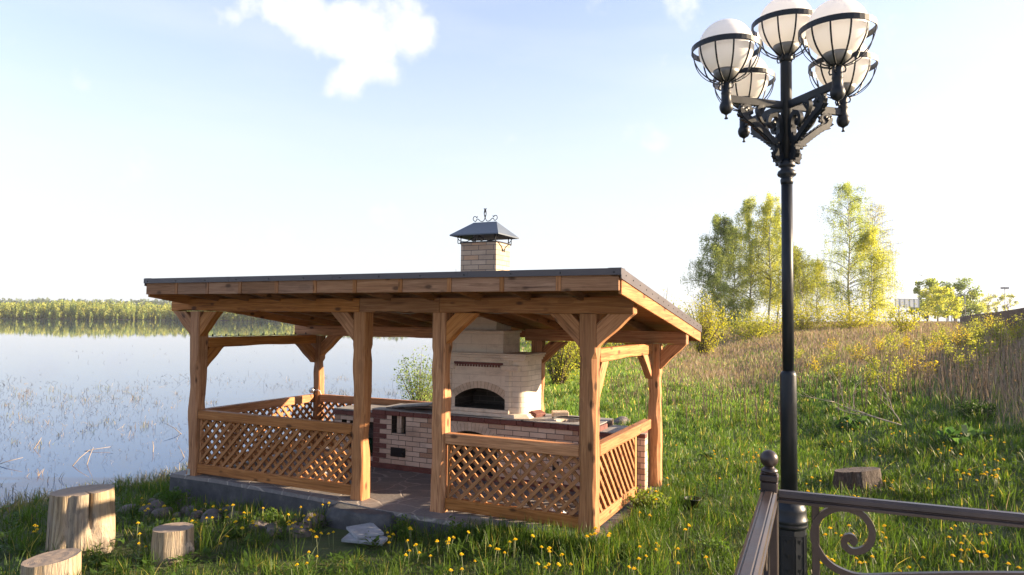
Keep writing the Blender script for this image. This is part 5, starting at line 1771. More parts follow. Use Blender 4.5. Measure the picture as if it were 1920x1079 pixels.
# ================================================================== TERRACE RAILING (corner seen in the foreground)
def railing():
    T = thing('terrace_railing', 'brown painted iron railing corner with ball topped post and scroll infill', 'railing', (.955, 2.60, 0), 0)
    O = Vector((.955, 2.60, 0))
    dR = Vector((.9225, -.386, 0)); dL = Vector((-.400, -.9165, 0))
    def rel(p): return Vector(p)
    m = MB()
    ang = math.atan2(dR.y, dR.x); c, s = math.cos(ang), math.sin(ang)
    def sq(z0, z1, h):
        vs = [(c*a*h-s*b*h, s*a*h+c*b*h, z) for z in (z0, z1) for a, b in ((-1, -1), (1, -1), (1, 1), (-1, 1))]
        m.add(vs, [(3, 2, 1, 0), (4, 5, 6, 7), (0, 1, 5, 4), (1, 2, 6, 5), (2, 3, 7, 6), (3, 0, 4, 7)])
    sq(.525, 1.665, .030)
    sq(1.666, 1.690, .032); sq(1.691, 1.7, .029)
    m.build('corner_post', 'rail_metal', T, bevel=.004)
    m = MB(); m.lathe([(.030, 1.698), (.031, 1.705), (.022, 1.712), (.016, 1.717)]+[(max(.032*math.cos(t), .001), 1.745+.032*math.sin(t)) for t in [-1.05+i*(2.62)/16 for i in range(17)]], n=28); m.build('ball_finial', 'rail_metal', T)
    # moulded handrails: wide grooved cap on a flat bar
    def handrail(d, a, b):
        m = MB()
        up = Vector((0, 0, 1)); sd = d.cross(up)
        prof = [(-.031, 1.596), (-.031, 1.606), (-.024, 1.610), (-.029, 1.616), (-.027, 1.628), (-.018, 1.634), (-.015, 1.631), (-.011, 1.635), (.011, 1.635), (.015, 1.631), (.018, 1.634), (.027, 1.628), (.029, 1.616), (.024, 1.610), (.031, 1.606), (.031, 1.596)]
        n = len(prof); vs = []
        for t in (a, b):
            for x, z in prof: vs.append(d*t+sd*x+up*z)
        m.add(vs, [(i, (i+1) % n, n+(i+1) % n, n+i) for i in range(n)]+[tuple(range(n))[::-1], tuple(range(n, 2*n))])
        me = m.build('handrail', 'rail_metal', T, bevel=.001).data
        bm = bmesh.new(); bm.from_mesh(me); bmesh.ops.recalc_face_normals(bm, faces=bm.faces); bm.to_mesh(me); bm.free()
        return me
    handrail(dR, .032, 3.4); handrail(dL, .032, 2.6)
    up = Vector((0, 0, 1))
    # upright flat bars
    def upright(d, t, w=.026, z0=.60, z1=1.5955, th=.012):
        m = MB(); sd = d.cross(up)
        m.bar(d*t+up*z0, d*t+up*z1, w, th, up=tuple(sd)); m.build('upright', 'rail_metal', T, bevel=.002)
    upright(dR, .155)
    for t in (.10, .42, .90, 1.4): upright(dL, t, .022)
    upright(dR, 2.6)
    # scrolls
    def scroll(d, t0, ztop, sc, mirror=1):
        m = MB()
        ctrl = [(950, 900), (966, 882), (950, 864), (925, 872), (918, 905), (960, 936), (1020, 920), (1050, 870), (1045, 810), (1002, 752), (930, 724), (860, 730), (795, 772), (766, 840), (776, 905), (832, 990), (915, 1040), (1010, 1062), (1200, 1056), (1500, 1046), (1839, 1040), (2300, 1030)]
        cc = []
        for X, Yv in ctrl:
            px_ = X/2.704+1240; py_ = Yv/2.704+680; s_ = (px_-1440)/563.0
            cc.append(Vector((s_*sc, -(py_-(934+.097*(px_-1440)))/(1309.0/(2.6-.386*s_))*sc)))
        pts = []
        for i in range(len(cc)-1):
            p0 = cc[max(i-1, 0)]; p1 = cc[i]; p2 = cc[i+1]; p3 = cc[min(i+2, len(cc)-1)]
            for k_ in range(7):
                t = k_/7
                q = .5*((2*p1)+(p2-p0)*t+(2*p0-5*p1+4*p2-p3)*t*t+(3*p1-p0-3*p2+p3)*t**3); pts.append((q.x, q.y))
        P_ = [d*(t0+x*mirror)+up*(ztop+z) for x, z in pts]
        sd = d.cross(up)
        m.ribbon(P_, .020, .022, tuple(sd)); m.build('scroll', 'rail_metal', T)
    scroll(dR, 0.0, 1.594, 1.0)
    scroll(dL, .02, 1.594, 1.0)
    # bottom rail down at the terrace
    m = MB(); m.bar(dR*.03+up*.60, dR*3.4+up*.60, .03, .03); m.bar(dL*.03+up*.60, dL*2.6+up*.60, .03, .03); m.build('bottom_rail', 'rail_metal', T)
railing()

# ================================================================== STUMPS, STONES, SMALL THINGS
def stump(name, label, x, y, zt, r0, r1, seed, mats=('log', 'log_end'), split=None, flare=None, tilt=(0, 0), oval=1.0, knob=None, cat='tree stump', group=None):
    zb = gz(x, y)-.08
    rng = random.Random(seed); n = 168; rings = 18
    m = MB(); vs, g = [], []
    Hh = zt-zb
    for i in range(rings+1):
        f = i/rings; z = Hh*f
        for k in range(n):
            a = 2*math.pi*k/n
            r = r1+(r0-r1)*f
            v = Vector((math.cos(a)*1.1, math.sin(a)*1.1, z*.7+seed))
            r *= 1+.06*mnoise.noise(v)+.026*mnoise.noise(v*3.1)+.014*mnoise.noise(Vector((math.cos(a)*9, math.sin(a)*9, z*.8+seed)))-.016*max(0, mnoise.noise(Vector((math.cos(a)*17, math.sin(a)*17, z*.5+seed))))
            if split:
                for sa, sw, sdp, zl in split:
                    da = (a-sa+math.pi) % (2*math.pi)-math.pi
                    if f > zl: r -= sdp*math.exp(-(da/sw)**2)*min(1, (f-zl)*3)
            if flare:
                for fa, fw, fd in flare:
                    da = (a-fa+math.pi) % (2*math.pi)-math.pi
                    r += fd*math.exp(-(da/fw)**2)*max(0, 1-f*1.6)**1.3
            if knob:
                ka, kz, kr, kd = knob
                da = (a-ka+math.pi) % (2*math.pi)-math.pi
                r += kd*math.exp(-((da*r1)**2+(z-kz)**2)/kr**2)
            X, Y = math.cos(a)*r, math.sin(a)*r*oval
            vs.append((X, Y, z+(tilt[0]*X+tilt[1]*Y)*f+(.004*mnoise.noise(Vector((X*9, Y*9, 3)))if i == rings else 0)))
            g.append((X, Y, z))
    fs = [(i*n+k, i*n+(k+1) % n, (i+1)*n+(k+1) % n, (i+1)*n+k) for i in range(rings) for k in range(n)]
    m.add(vs, fs, g, 0, True)
    top = rings*n
    # top face as rings for relief
    tv = [vs[top+k] for k in range(n)]
    prev = tv
    cxy = Vector((0, 0, Hh))
    for j in range(1, 6):
        f = 1-j/5.0
        cur = [(p[0]*f, p[1]*f, Hh+(p[2]-Hh)*f+.006*mnoise.noise(Vector((p[0]*f*14, p[1]*f*14, seed)))-.004*(j % 2)) for p in tv] if j < 5 else [(0, 0, Hh)]
        if j < 5:
            m.add(prev+cur, [(k, (k+1) % n, n+(k+1) % n, n+k) for k in range(n)], [(p[0], p[1], p[2]) for p in prev+cur], 1)
        else:
            m.add(prev+cur, [(k, (k+1) % n, n) for k in range(n)], [(p[0], p[1], p[2]) for p in prev+cur], 1)
        prev = cur
    o = m.build(name, list(mats), None, loc=(x, y, zb))
    return tag(o, label, cat, group)
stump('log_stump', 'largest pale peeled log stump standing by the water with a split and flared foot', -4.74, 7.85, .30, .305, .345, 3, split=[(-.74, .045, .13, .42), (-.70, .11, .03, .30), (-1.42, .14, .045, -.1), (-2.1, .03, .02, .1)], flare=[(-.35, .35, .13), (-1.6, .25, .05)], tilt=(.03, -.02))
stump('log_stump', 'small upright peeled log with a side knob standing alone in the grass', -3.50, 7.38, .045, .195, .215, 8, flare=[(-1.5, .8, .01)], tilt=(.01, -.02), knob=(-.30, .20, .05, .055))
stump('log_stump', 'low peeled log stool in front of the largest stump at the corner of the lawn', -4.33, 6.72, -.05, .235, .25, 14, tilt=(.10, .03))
stump('tree_stump', 'old grey barked tree stump low in the dandelion meadow behind the railing', 4.97, 10.1, .15, .31, .37, 21, ('bark', 'bark'), split=[(-1.2, .5, .05, .2), (-2.2, .12, .04, .2)], tilt=(.10, -.10), oval=.8)

def rock(x, y, sx, sy, sz, seed, label, group=None, z=None, name='rock'):
    bm = bmesh.new(); bmesh.ops.create_icosphere(bm, subdivisions=3, radius=1)
    for v in bm.verts:
        c = v.co.copy(); s_ = Vector((seed*1.7, seed*.9, seed*.3))
        n = mnoise.noise(c*.9+s_)*.35+mnoise.noise(c*2.4+s_)*.12
        c *= 1+n
        c = Vector([math.copysign(abs(q)**.82, q) for q in c])
        v.co = Vector((c.x*sx, c.y*sy, c.z*sz))
    me = bpy.data.meshes.new(name); bm.to_mesh(me); bm.free(); me.materials.append(MAT['rock'])
    for p in me.polygons: p.use_smooth = (seed % 3 != 0)
    o = bpy.data.objects.new(name, me); COL.objects.link(o)
    o.location = (x, y, (gz(x, y) if z is None else z)+sz*.35); o.rotation_euler = (0, 0, seed*1.3)
    return tag(o, label, 'rock', group)
rr = random.Random(4)
for i in range(30):
    u = -6.35+i*.105+rr.uniform(-.06, .06); v = -.20-rr.uniform(.0, .55)-(0.12 if i > 20 else 0)
    p = P2W(u, v); s_ = rr.uniform(.05, .125)
    rock(p.x, p.y, s_*rr.uniform(.9, 1.4), s_, s_*rr.uniform(.6, .9), i+1,
         ['rounded grey field stone heaped in the weeds along the pavilion foundation', 'brownish field stone heaped in the weeds along the pavilion foundation'][i % 2], 'stones heaped along the pavilion foundation')
def at(px, py, z):
    f = 1308.87
    d = (camo.matrix_world.to_3x3() @ Vector(((px-960)/f, -(py-539.5)/f, -1)))
    t = (z-H)/d.z
    return d.x*t, d.y*t
def atg(px, py, h=0.0):
    f = 1308.87
    d = (camo.matrix_world.to_3x3() @ Vector(((px-960)/f, -(py-539.5)/f, -1)))
    d = d/d.y
    T_ = np.concatenate([np.arange(4.6, 30, .06), np.arange(30, 120, .4)])
    hit = np.nonzero(H+T_*d.z <= ground_z(T_*d.x, T_)+h)[0]
    t = T_[hit[0]] if len(hit) else 70.0
    return float(d.x*t), float(t)
x, y = at(565, 1025, -.36); rock(x, y, .10, .09, .075, 51, 'single reddish grey rock lying on the short grass left of the concrete tiles')
x, y = at(882, 1044, -.28); rock(x, y, .075, .055, .05, 52, 'pinkish half buried stone in the grass below the right front lattice')
x, y = at(640, 975, -.36); rock(x, y, .12, .09, .08, 53, 'orange brown stone at the foot of the entrance step')
x, y = at(1165, 778, .0); rock(x, y, .28, .2, .15, 54, 'lone grey boulder in the sunny grass behind the pavilion')
x, y = at(606, 1000, -.36); rock(x, y, .13, .10, .06, 55, 'flat mossy grey stone between the weeds beside the entrance step')

def tile(cx, cy, z, w, d, h, rz, tx, ty, label, corner=False):
    m = MB()
    if corner:
        m.add([(-w/2, -d/2, 0), (w/2, -d/2, 0), (w/2, d*.2, 0), (w*.2, d/2, 0), (-w/2, d/2, 0), (-w/2, -d/2, h), (w/2, -d/2, h), (w/2, d*.2, h), (w*.2, d/2, h), (-w/2, d/2, h)],
              [(4, 3, 2, 1, 0), (5, 6, 7, 8, 9), (0, 1, 6, 5), (1, 2, 7, 6), (2, 3, 8, 7), (3, 4, 9, 8), (4, 0, 5, 9)])
    else:
        m.box(-w/2, w/2, -d/2, d/2, 0, h)
    o = m.build('concrete_tile', 'paver', None, bevel=.004)
    o.location = (cx, cy, z); o.rotation_euler = (tx, ty, rz)
    return tag(o, label, 'concrete tile')
z0 = gz(-1.74, 8.25)-.005
tx, ty = at(686, 1013, z0+.04)
tile(tx, ty, z0+.04, .46, .26, .035, -.15, .02, .03, 'lower broken grey concrete tile lying on the grass by the step', True)
tx, ty = at(684, 999, z0+.08)
tile(tx, ty, z0+.085, .31, .36, .03, .55, .06, -.02, 'upper grey concrete tile resting askew on the lower one by the step')

# black plastic bucket sunk in the grass
bx, by = at(1299, 962, -.12)
bk = thing('bucket', 'small black plastic bucket sunk in the grass near the pavilion corner', 'bucket', (bx, by, gz(bx, by)-.03), .3)
m = MB(); m.lathe([(.078, 0), (.10, .15), (.108, .152), (.108, .162), (.10, .162), (.096, .15), (.074, .01), (0, .01)], n=28); m.build('bucket_body', 'iron', bk)
m = MB(); m.tube([(.106*math.cos(a), .106*math.sin(a), .150) for a in [i*math.pi/14 for i in range(15)]], .003, 5); m.build('handle', 'galv', bk)

# dead branch lying on the slope
db = MB()
x, y = at(1690, 790, .35)
rg = random.Random(2)
def branch(p, d, L, r, depth):
    pts = [p]; q = p
    for i in range(7):
        d = (d+Vector((rg.uniform(-.25, .25), rg.uniform(-.25, .25), rg.uniform(-.12, .14)))).normalized(); q = q+d*L/7; pts.append(q)
    db.tube(pts, [r*(1-.8*i/7) for i in range(8)], 5)
    if depth:
        for i in range(2, 7):
            e = (d+Vector((rg.uniform(-.9, .9), rg.uniform(-.9, .9), rg.uniform(-.1, .7)))).normalized(); branch(pts[i], e, L*.5, r*.5, depth-1)
branch(Vector((0, 0, .05)), Vector((-.9, .3, .30)), 1.5, .016, 2)
branch(Vector((.1, .2, .05)), Vector((-.2, .1, .9)), .8, .012, 1)
o = db.build('dead_branch', 'bark_pale', None, loc=(x, y, gz(x, y))) if False else None
MAT['bark_pale'] = flatmat('bleached_wood', (0.30, 0.25, 0.20), 0.8)
o = db.build('dead_branch', 'bark_pale', None, loc=(x, y, gz(x, y)))
tag(o, 'bleached dead branch lying across the grassy slope behind the lamp post', 'branch')

# ================================================================== DANDELIONS
MAT['stem'] = flatmat('pale_stem', (0.13, 0.15, 0.05), 0.6)
def dandelion_mesh(seed, h):
    rng = random.Random(seed); m = MB()
    bx_, by_ = rng.uniform(-.04, .04), rng.uniform(-.04, .04)
    m.tube([(0, 0, -.03), (bx_*.4, by_*.4, h*.5), (bx_, by_, h)], [.0035, .003, .003], 5, 0)
    tx, ty = rng.uniform(-.25, .25), rng.uniform(-.25, .25)
    R_ = rng.uniform(.019, .026)
    for ring, (rr_, z, n) in enumerate(((1.0, .0, 20), (.78, .006, 16), (.5, .011, 12), (.22, .014, 6))):
        for k in range(n):
            a = 2*math.pi*k/n+ring*.4; c, s = math.cos(a), math.sin(a); L = R_*rr_*rng.uniform(.88, 1.08); w = .0048
            def q(r, o, zz): return (bx_+c*r-s*o, by_+s*r+c*o, h+zz+tx*(c*r)+ty*(s*r))
            m.add([q(.001, -w*.5, z-.004), q(L*.7, -w, z+.003), q(L, 0, z+.001), q(L*.7, w, z+.003)], [(0, 1, 2, 3)], None, 1)
    m.lathe([(.002, -.018), (.007, -.012), (.008, -.002), (.004, .001)], (bx_, by_, h), 8, 2)
    me_o = m.build('dandelion', ['stem', 'yellow', 'stem'])
    return me_o
MAT['yellow'] = flatmat('dandelion_yellow', (0.88, 0.66, 0.012), 0.6, 0, 0.1, 40)
def dandelions():
    protos = [dandelion_mesh(i, h) for i, h in enumerate((.13, .17, .20, .23, .27, .15))]
    rng = random.Random(99)
    used = [False]*len(protos)
    # (pixel box x0,x1,y0,y1, count, label)
    regs = [((350, 640, 925, 1000), 34, 'yellow dandelion among the weeds in front of the left lattice railing', 'dandelions before the left lattice'),
            ((225, 420, 935, 1030), 20, 'yellow dandelion in the grass between the log stumps and the pavilion', 'dandelions near the log stumps'),
            ((420, 700, 995, 1070), 10, 'yellow dandelion in the shaded short grass by the concrete tiles', 'dandelions by the concrete tiles'),
            ((0, 90, 965, 1075), 5, 'yellow dandelion in the grass beside the largest log stump near the water', 'dandelions beside the largest stump'),
            ((725, 1080, 985, 1075), 40, 'yellow dandelion in the grass below the right front lattice and entrance', 'dandelions below the entrance'),
            ((1185, 1240, 905, 945), 9, 'yellow dandelion on the leafy clump at the pavilion corner', 'dandelions at the pavilion corner'),
            ((1090, 1420, 960, 1075), 22, 'yellow dandelion in the sunny grass between the pavilion and the railing post', 'dandelions before the railing post'),
            ((1250, 1450, 830, 950), 24, 'yellow dandelion in the meadow between the pavilion and the lamp post', 'dandelions left of the lamp post'),
            ((1500, 1560, 860, 925), 8, 'yellow dandelion between the lamp post and the old barked stump', 'dandelions near the barked stump'),
            ((1560, 1915, 780, 930), 58, 'yellow dandelion in the meadow around and beyond the old barked stump', 'dandelions beyond the barked stump'),
            ((1530, 1915, 985, 1075), 46, 'yellow dandelion seen through the iron railing below the handrail', 'dandelions below the handrail'),
            ((1500, 1915, 930, 965), 10, 'yellow dandelion in the meadow just above the iron handrail', 'dandelions above the handrail')]
    n = 0
    for (x0, x1, y0, y1), cnt, lab, grp in regs:
        done = 0; tries = 0; cl = None
        while done < cnt and tries < cnt*40:
            tries += 1
            if cl is None or rng.random() < .42: cl = (rng.uniform(x0, x1), rng.uniform(y0, y1))
            px, py = cl[0]+rng.gauss(0, 14), cl[1]+rng.gauss(0, 7)
            if not (x0 <= px <= x1 and y0 <= py <= y1): continue
            k = rng.choice((0, 1, 2, 3, 5)) if py > 900 else rng.choice((1, 2, 3, 4))
            hz = (.13, .17, .20, .23, .27, .15)[k]
            # march the view ray to where the flower head stands
            x, y = atg(px, py, hz)
            if not (4.9 < y < 30) or not bool(keep_mask(np.array([x]), np.array([y]), .03)[0]): continue
            src = protos[k]
            if not used[k]:
                o = src; used[k] = True
            else:
                o = src.copy(); COL.objects.link(o)
            o.location = (x, y, gz(x, y)); o.rotation_euler = (0, 0, rng.uniform(0, 6.28)); s_ = rng.uniform(.72, 1.08); o.scale = (s_, s_, 1)
            tag(o, lab, 'dandelion', grp); done += 1; n += 1
    return n
dandelions()

# ================================================================== PLANTS
def leafy(name, x, y, h, r, nl, size, c0, c1, seed, label, cat='plant', group=None, nst=14, aspect=.45, z=None, stems='twig', top=.0):
    """leafy plant / shrub: arching stems with leaves spread along them; stems and leaves are parts"""
    rng = np.random.default_rng(seed); rd = random.Random(seed)
    z = gz(x, y) if z is None else z
    T = thing(name, label, cat, (x, y, z), 0, group)
    m = MB(); C = []
    per = max(3, nl//nst)
    for i in range(nst):
        az = rd.uniform(0, 2*math.pi); out = r*math.sqrt(rd.random())*1.0
        hh = h*(1-.45*(out/r)**2)*rd.uniform(.75, 1.05)
        ex, ey = math.cos(az)*out, math.sin(az)*out
        pts = [Vector((ex*.12, ey*.12, -.02)), Vector((ex*.35, ey*.35, hh*.4)), Vector((ex*.75, ey*.75, hh*.78)), Vector((ex, ey, hh))]
        q = []
        for k in range(13):
            t = k/12*3; j = min(int(t), 2); f = t-j; q.append(pts[j].lerp(pts[j+1], f))
        rad = max(.002, h*.006)
        m.tube(q, [rad*(1-.8*k/12) for k in range(13)], 4)
        for k in range(per):
            t = top+(1-top)*rd.random()**.8
            p = q[min(12, int(t*12))]; sp = r*.16+.01
            C.append((p.x+rd.gauss(0, sp), p.y+rd.gauss(0, sp), max(.01, p.z+rd.gauss(0, sp*.8))))
    m.build('stems', stems, T)
    C = np.array(C); N = len(C)
    V = leaf_quads(C, rng.uniform(.7, 1.3, N)*size, rng, aspect)
    t = rng.random((N, 1)); tint = np.array([c0])*(1-t)+np.array([c1])*t
    quads_obj('leaves', V, tint*rng.uniform(.8, 1.2, (N, 1)), parent=T)
    return T
G1, G2 = (.045, .095, .018), (.10, .16, .025)
x, y = atg(1212, 965); leafy('leafy_plant', x, y, .30, .26, 900, .05, (.08, .14, .02), (.17, .21, .035), 1, 'leafy weed clump with yellow flowers growing against the pavilion corner', nst=40, stems='stem')
x, y = atg(322, 955); leafy('leafy_plant', x, y, .26, .24, 1100, .045, (.035, .085, .014), (.07, .13, .02), 2, 'bushy dark green plant at the left end of the pavilion foundation', nst=40, stems='stem')
x, y = atg(1830, 790); leafy('leafy_plant', x, y, .36, .36, 1300, .055, (.015, .04, .01), (.035, .065, .015), 3, 'round dark green bush on the shaded slope at the right', nst=40)
x, y = atg(1600, 805); leafy('leafy_plant', x, y, .14, .42, 260, .13, (.03, .075, .02), (.05, .10, .03), 4, 'big leaved dark green weed flat on the slope behind the lamp post', nst=26, aspect=.8, stems='stem')
x, y = atg(1810, 835); leafy('leafy_plant', x, y, .14, .5, 300, .14, (.03, .075, .025), (.05, .10, .035), 5, 'big leaved grey green weed patch below the round dark bush', nst=26, aspect=.8, stems='stem')
x, y = atg(1330, 865); leafy('leafy_plant', x, y, .16, .16, 120, .09, (.04, .085, .02), (.06, .11, .03), 6, 'small thistle like plant in the meadow left of the lamp post', nst=12, aspect=.4, stems='stem')
x, y = atg(1110, 990); leafy('leafy_plant', x, y, .12, .2, 200, .06, (.05, .10, .015), (.09, .15, .02), 16, 'low bright weeds at the foot of the pavilion corner post', nst=16, stems='stem')
for i, (px, py, s_, lab) in enumerate(((755, 1005, .20, 'low broad leaved dock plant beside the concrete tiles'), (860, 1010, .17, 'low leafy plant below the right front lattice in the shade'), (440, 1010, .14, 'low leafy plant between the small log and the tiles'),
                                     (180, 1062, .12, 'sunlit weeds between the two pale log stumps'), (505, 985, .18, 'leafy weed clump among the foundation stones'), (1345, 1045, .18, 'leafy plant in the sunny grass left of the railing post'), (1640, 1060, .2, 'broad leaved plant in the grass behind the scroll of the railing'))):
    x, y = atg(px, py); leafy('leafy_plant', x, y, s_, s_*.9, 320, .045, G1, G2, 20+i, lab, nst=24, stems='stem')

# bank shrubs
YG1, YG2 = (.16, .20, .03), (.32, .33, .05)
def shrub(px, py, Y, h, r, nl, size, c0, c1, seed, lab, name='shrub', nst=26, top=.12, aspect=.5, group=None):
    f = 1308.87
    d = (camo.matrix_world.to_3x3() @ Vector(((px-960)/f, -(py-539.5)/f, -1)))
    x = d.x*Y/d.y
    if Y > 40: c0, c1 = tuple(q*.75 for q in c0), tuple(q*.75 for q in c1)
    return leafy(name, x, Y, h, r, nl, size, c0, c1, seed, lab, 'shrub', group, nst, aspect, top=top)
shrub(797, 0, 19.5, 2.0, .75, 2600, .065, (.12, .19, .06), (.22, .28, .10), 31, 'loose grey green willow bush on the lake bank behind the oven', nst=34)
shrub(612, 0, 17.0, .75, .35, 300, .05, (.14, .18, .04), (.26, .27, .08), 32, 'small sprig of willow beyond the rear left pavilion post')
shrub(1052, 0, 27.0, 3.6, 1.5, 5200, .085, (.20, .23, .03), (.36, .36, .05), 33, 'yellow green flowering shrub behind the brick oven', nst=60)
shrub(1100, 0, 33.0, 3.8, 2.2, 4200, .10, (.17, .21, .03), (.30, .32, .05), 34, 'larger pale green shrub behind the corner post', nst=60)
shrub(1180, 0, 42.0, 3.3, 2.8, 4200, .12, (.20, .24, .04), (.36, .36, .06), 35, 'broad sunlit shrub seen under the right side beam', nst=60)
shrub(1318, 0, 46.0, 4.3, 1.7, 5200, .12, (.28, .30, .03), (.48, .46, .04), 36, 'bright yellow green bush just past the tip of the roof', nst=70, name='yellow_bush')
shrub(1255, 0, 50.0, 3.6, 2.4, 4200, .13, (.22, .26, .04), (.38, .38, .05), 37, 'yellow green bush directly behind the right roof edge', nst=60)
shrub(1232, 0, 30.0, 4.5, 1.1, 420, .06, (.22, .24, .08), (.34, .34, .12), 38, 'thin bare sapling rising above the sloping roof edge', name='sapling', nst=9, top=.3)
shrub(862, 0, 24.0, 4.35, .35, 320, .07, (.20, .23, .05), (.32, .34, .08), 39, 'thin sapling top showing beside the chimney', name='sapling', nst=9, top=.35)
shrub(1410, 0, 58, 2.3, 3.2, 3600, .15, (.24, .28, .03), (.40, .40, .05), 40, 'low yellow green thicket under the left birches', nst=60)
shrub(1500, 0, 62, 2.6, 2.6, 3000, .15, (.28, .30, .03), (.46, .44, .05), 41, 'low bright thicket right behind the lamp post', nst=60)
shrub(1585, 0, 60, 2.2, 3.4, 3800, .15, (.30, .31, .03), (.46, .44, .05), 42, 'low yellow thicket beneath the tallest birch', nst=60)
shrub(1688, 0, 44, 2.2, 1.2, 1400, .12, (.30, .33, .02), (.48, .46, .03), 43, 'bright yellow sapling bush left of the billboard leg', nst=30, name='yellow_bush')

# saplings with yellow orange young leaves on the hill
HILL = [(1770, 618, 1.2), (1795, 612, 1.3), (1825, 608, 1.5), (1870, 604, 1.6), (1755, 660, 1.1), (1835, 662, 1.2), (1890, 650, 1.2), (1712, 690, .9), (1628, 712, .7), (1672, 725, .7), (1560, 650, .9), (1910, 596, 1.6), (1680, 640, 1.0), (1530, 690, .8), (1552, 676, 1.0), (1575, 700, .7), (1612, 668, 1.0), (1640, 690, .9), (1668, 662, 1.2), (1700, 655, 1.0), (1690, 700, .9), (1725, 668, 1.1), (1745, 700, .8), (1760, 640, 1.5), (1780, 672, 1.2),
        (1800, 650, 1.6), (1822, 640, 1.5), (1840, 632, 1.8), (1862, 628, 1.9), (1850, 668, 1.0), (1880, 622, 1.4), (1905, 618, 1.2), (1815, 690, .9), (1600, 640, .9), (1650, 630, 1.0), (1740, 625, 1.2), (1500, 665, .8)]
for i, (px, py, h) in enumerate(HILL):
    x, y = atg(px, py+14)
    if y > 34: x, y = x*30/y, 30
    lab = ['yellow leaved birch seedling on the dry grassy slope', 'orange tinged young sapling on the dry grassy slope', 'slim sapling with yellow green new leaves on the hill'][i % 3]
    leafy('sapling', x, y, h*.9, .22+.16*h, int(160+210*h), .050, (.20, .22, .025), (.42, .29, .035) if i % 3 == 1 else (.30, .32, .045), 60+i, lab, 'sapling', 'young saplings on the slope', nst=9, aspect=.8, top=.05)

# dry weed stalks behind the pavilion and on the slope
def stalks():
    rng = np.random.default_rng(8)
    m = MB(); Vs = []; P_ = []
    for (x0, x1, y0, y1, n, hl, hh) in ((1195, 1475, 735, 800, 90, .5, .95), (1130, 1200, 720, 770, 18, .4, .8), (1560, 1700, 700, 780, 60, .5, 1.0), (1700, 1915, 660, 760, 120, .6, 1.2), (1380, 1560, 690, 740, 60, .5, .9)):
        for _ in range(n):
            px, py = rng.uniform(x0, x1), rng.uniform(y0, y1); x, y = atg(px, py+10)
            if y > 70 or not in_range(x, y): continue
            h = rng.uniform(hl, hh); lx, ly = rng.normal(0, .07, 2)
            z = gz(x, y)
            m.tube([(x, y, z-.02), (x+lx*.4, y+ly*.4, z+h*.5), (x+lx, y+ly, z+h)], [.005+.0002*y, .004+.0002*y, .002+.0001*y], 4)
            for k in range(14):
                f = rng.uniform(.45, 1.0); P_.append((x+lx*f+rng.normal(0, .012), y+ly*f+rng.normal(0, .012), z+h*f))
    C = np.array(P_); N = len(C)
    V = leaf_quads(C, rng.uniform(.02, .05, N), rng, .5)
    q = quads_obj('seedheads', V, np.array([[.16, .11, .075]])*rng.uniform(.5, 1.4, (N, 1)), ('dry',))
    tag(q, 'brown seedheads on last year\'s dead weed stalks', 'seedheads', kind='stuff')
    o = m.build('dead_weed_stalks', 'twig'); tag(o, 'upright brown dead weed stalks from last year standing in the meadow', 'dead weeds', kind='stuff')
def in_range(x, y): return bool(keep_mask(np.array([x]), np.array([y]), .05)[0])
stalks()

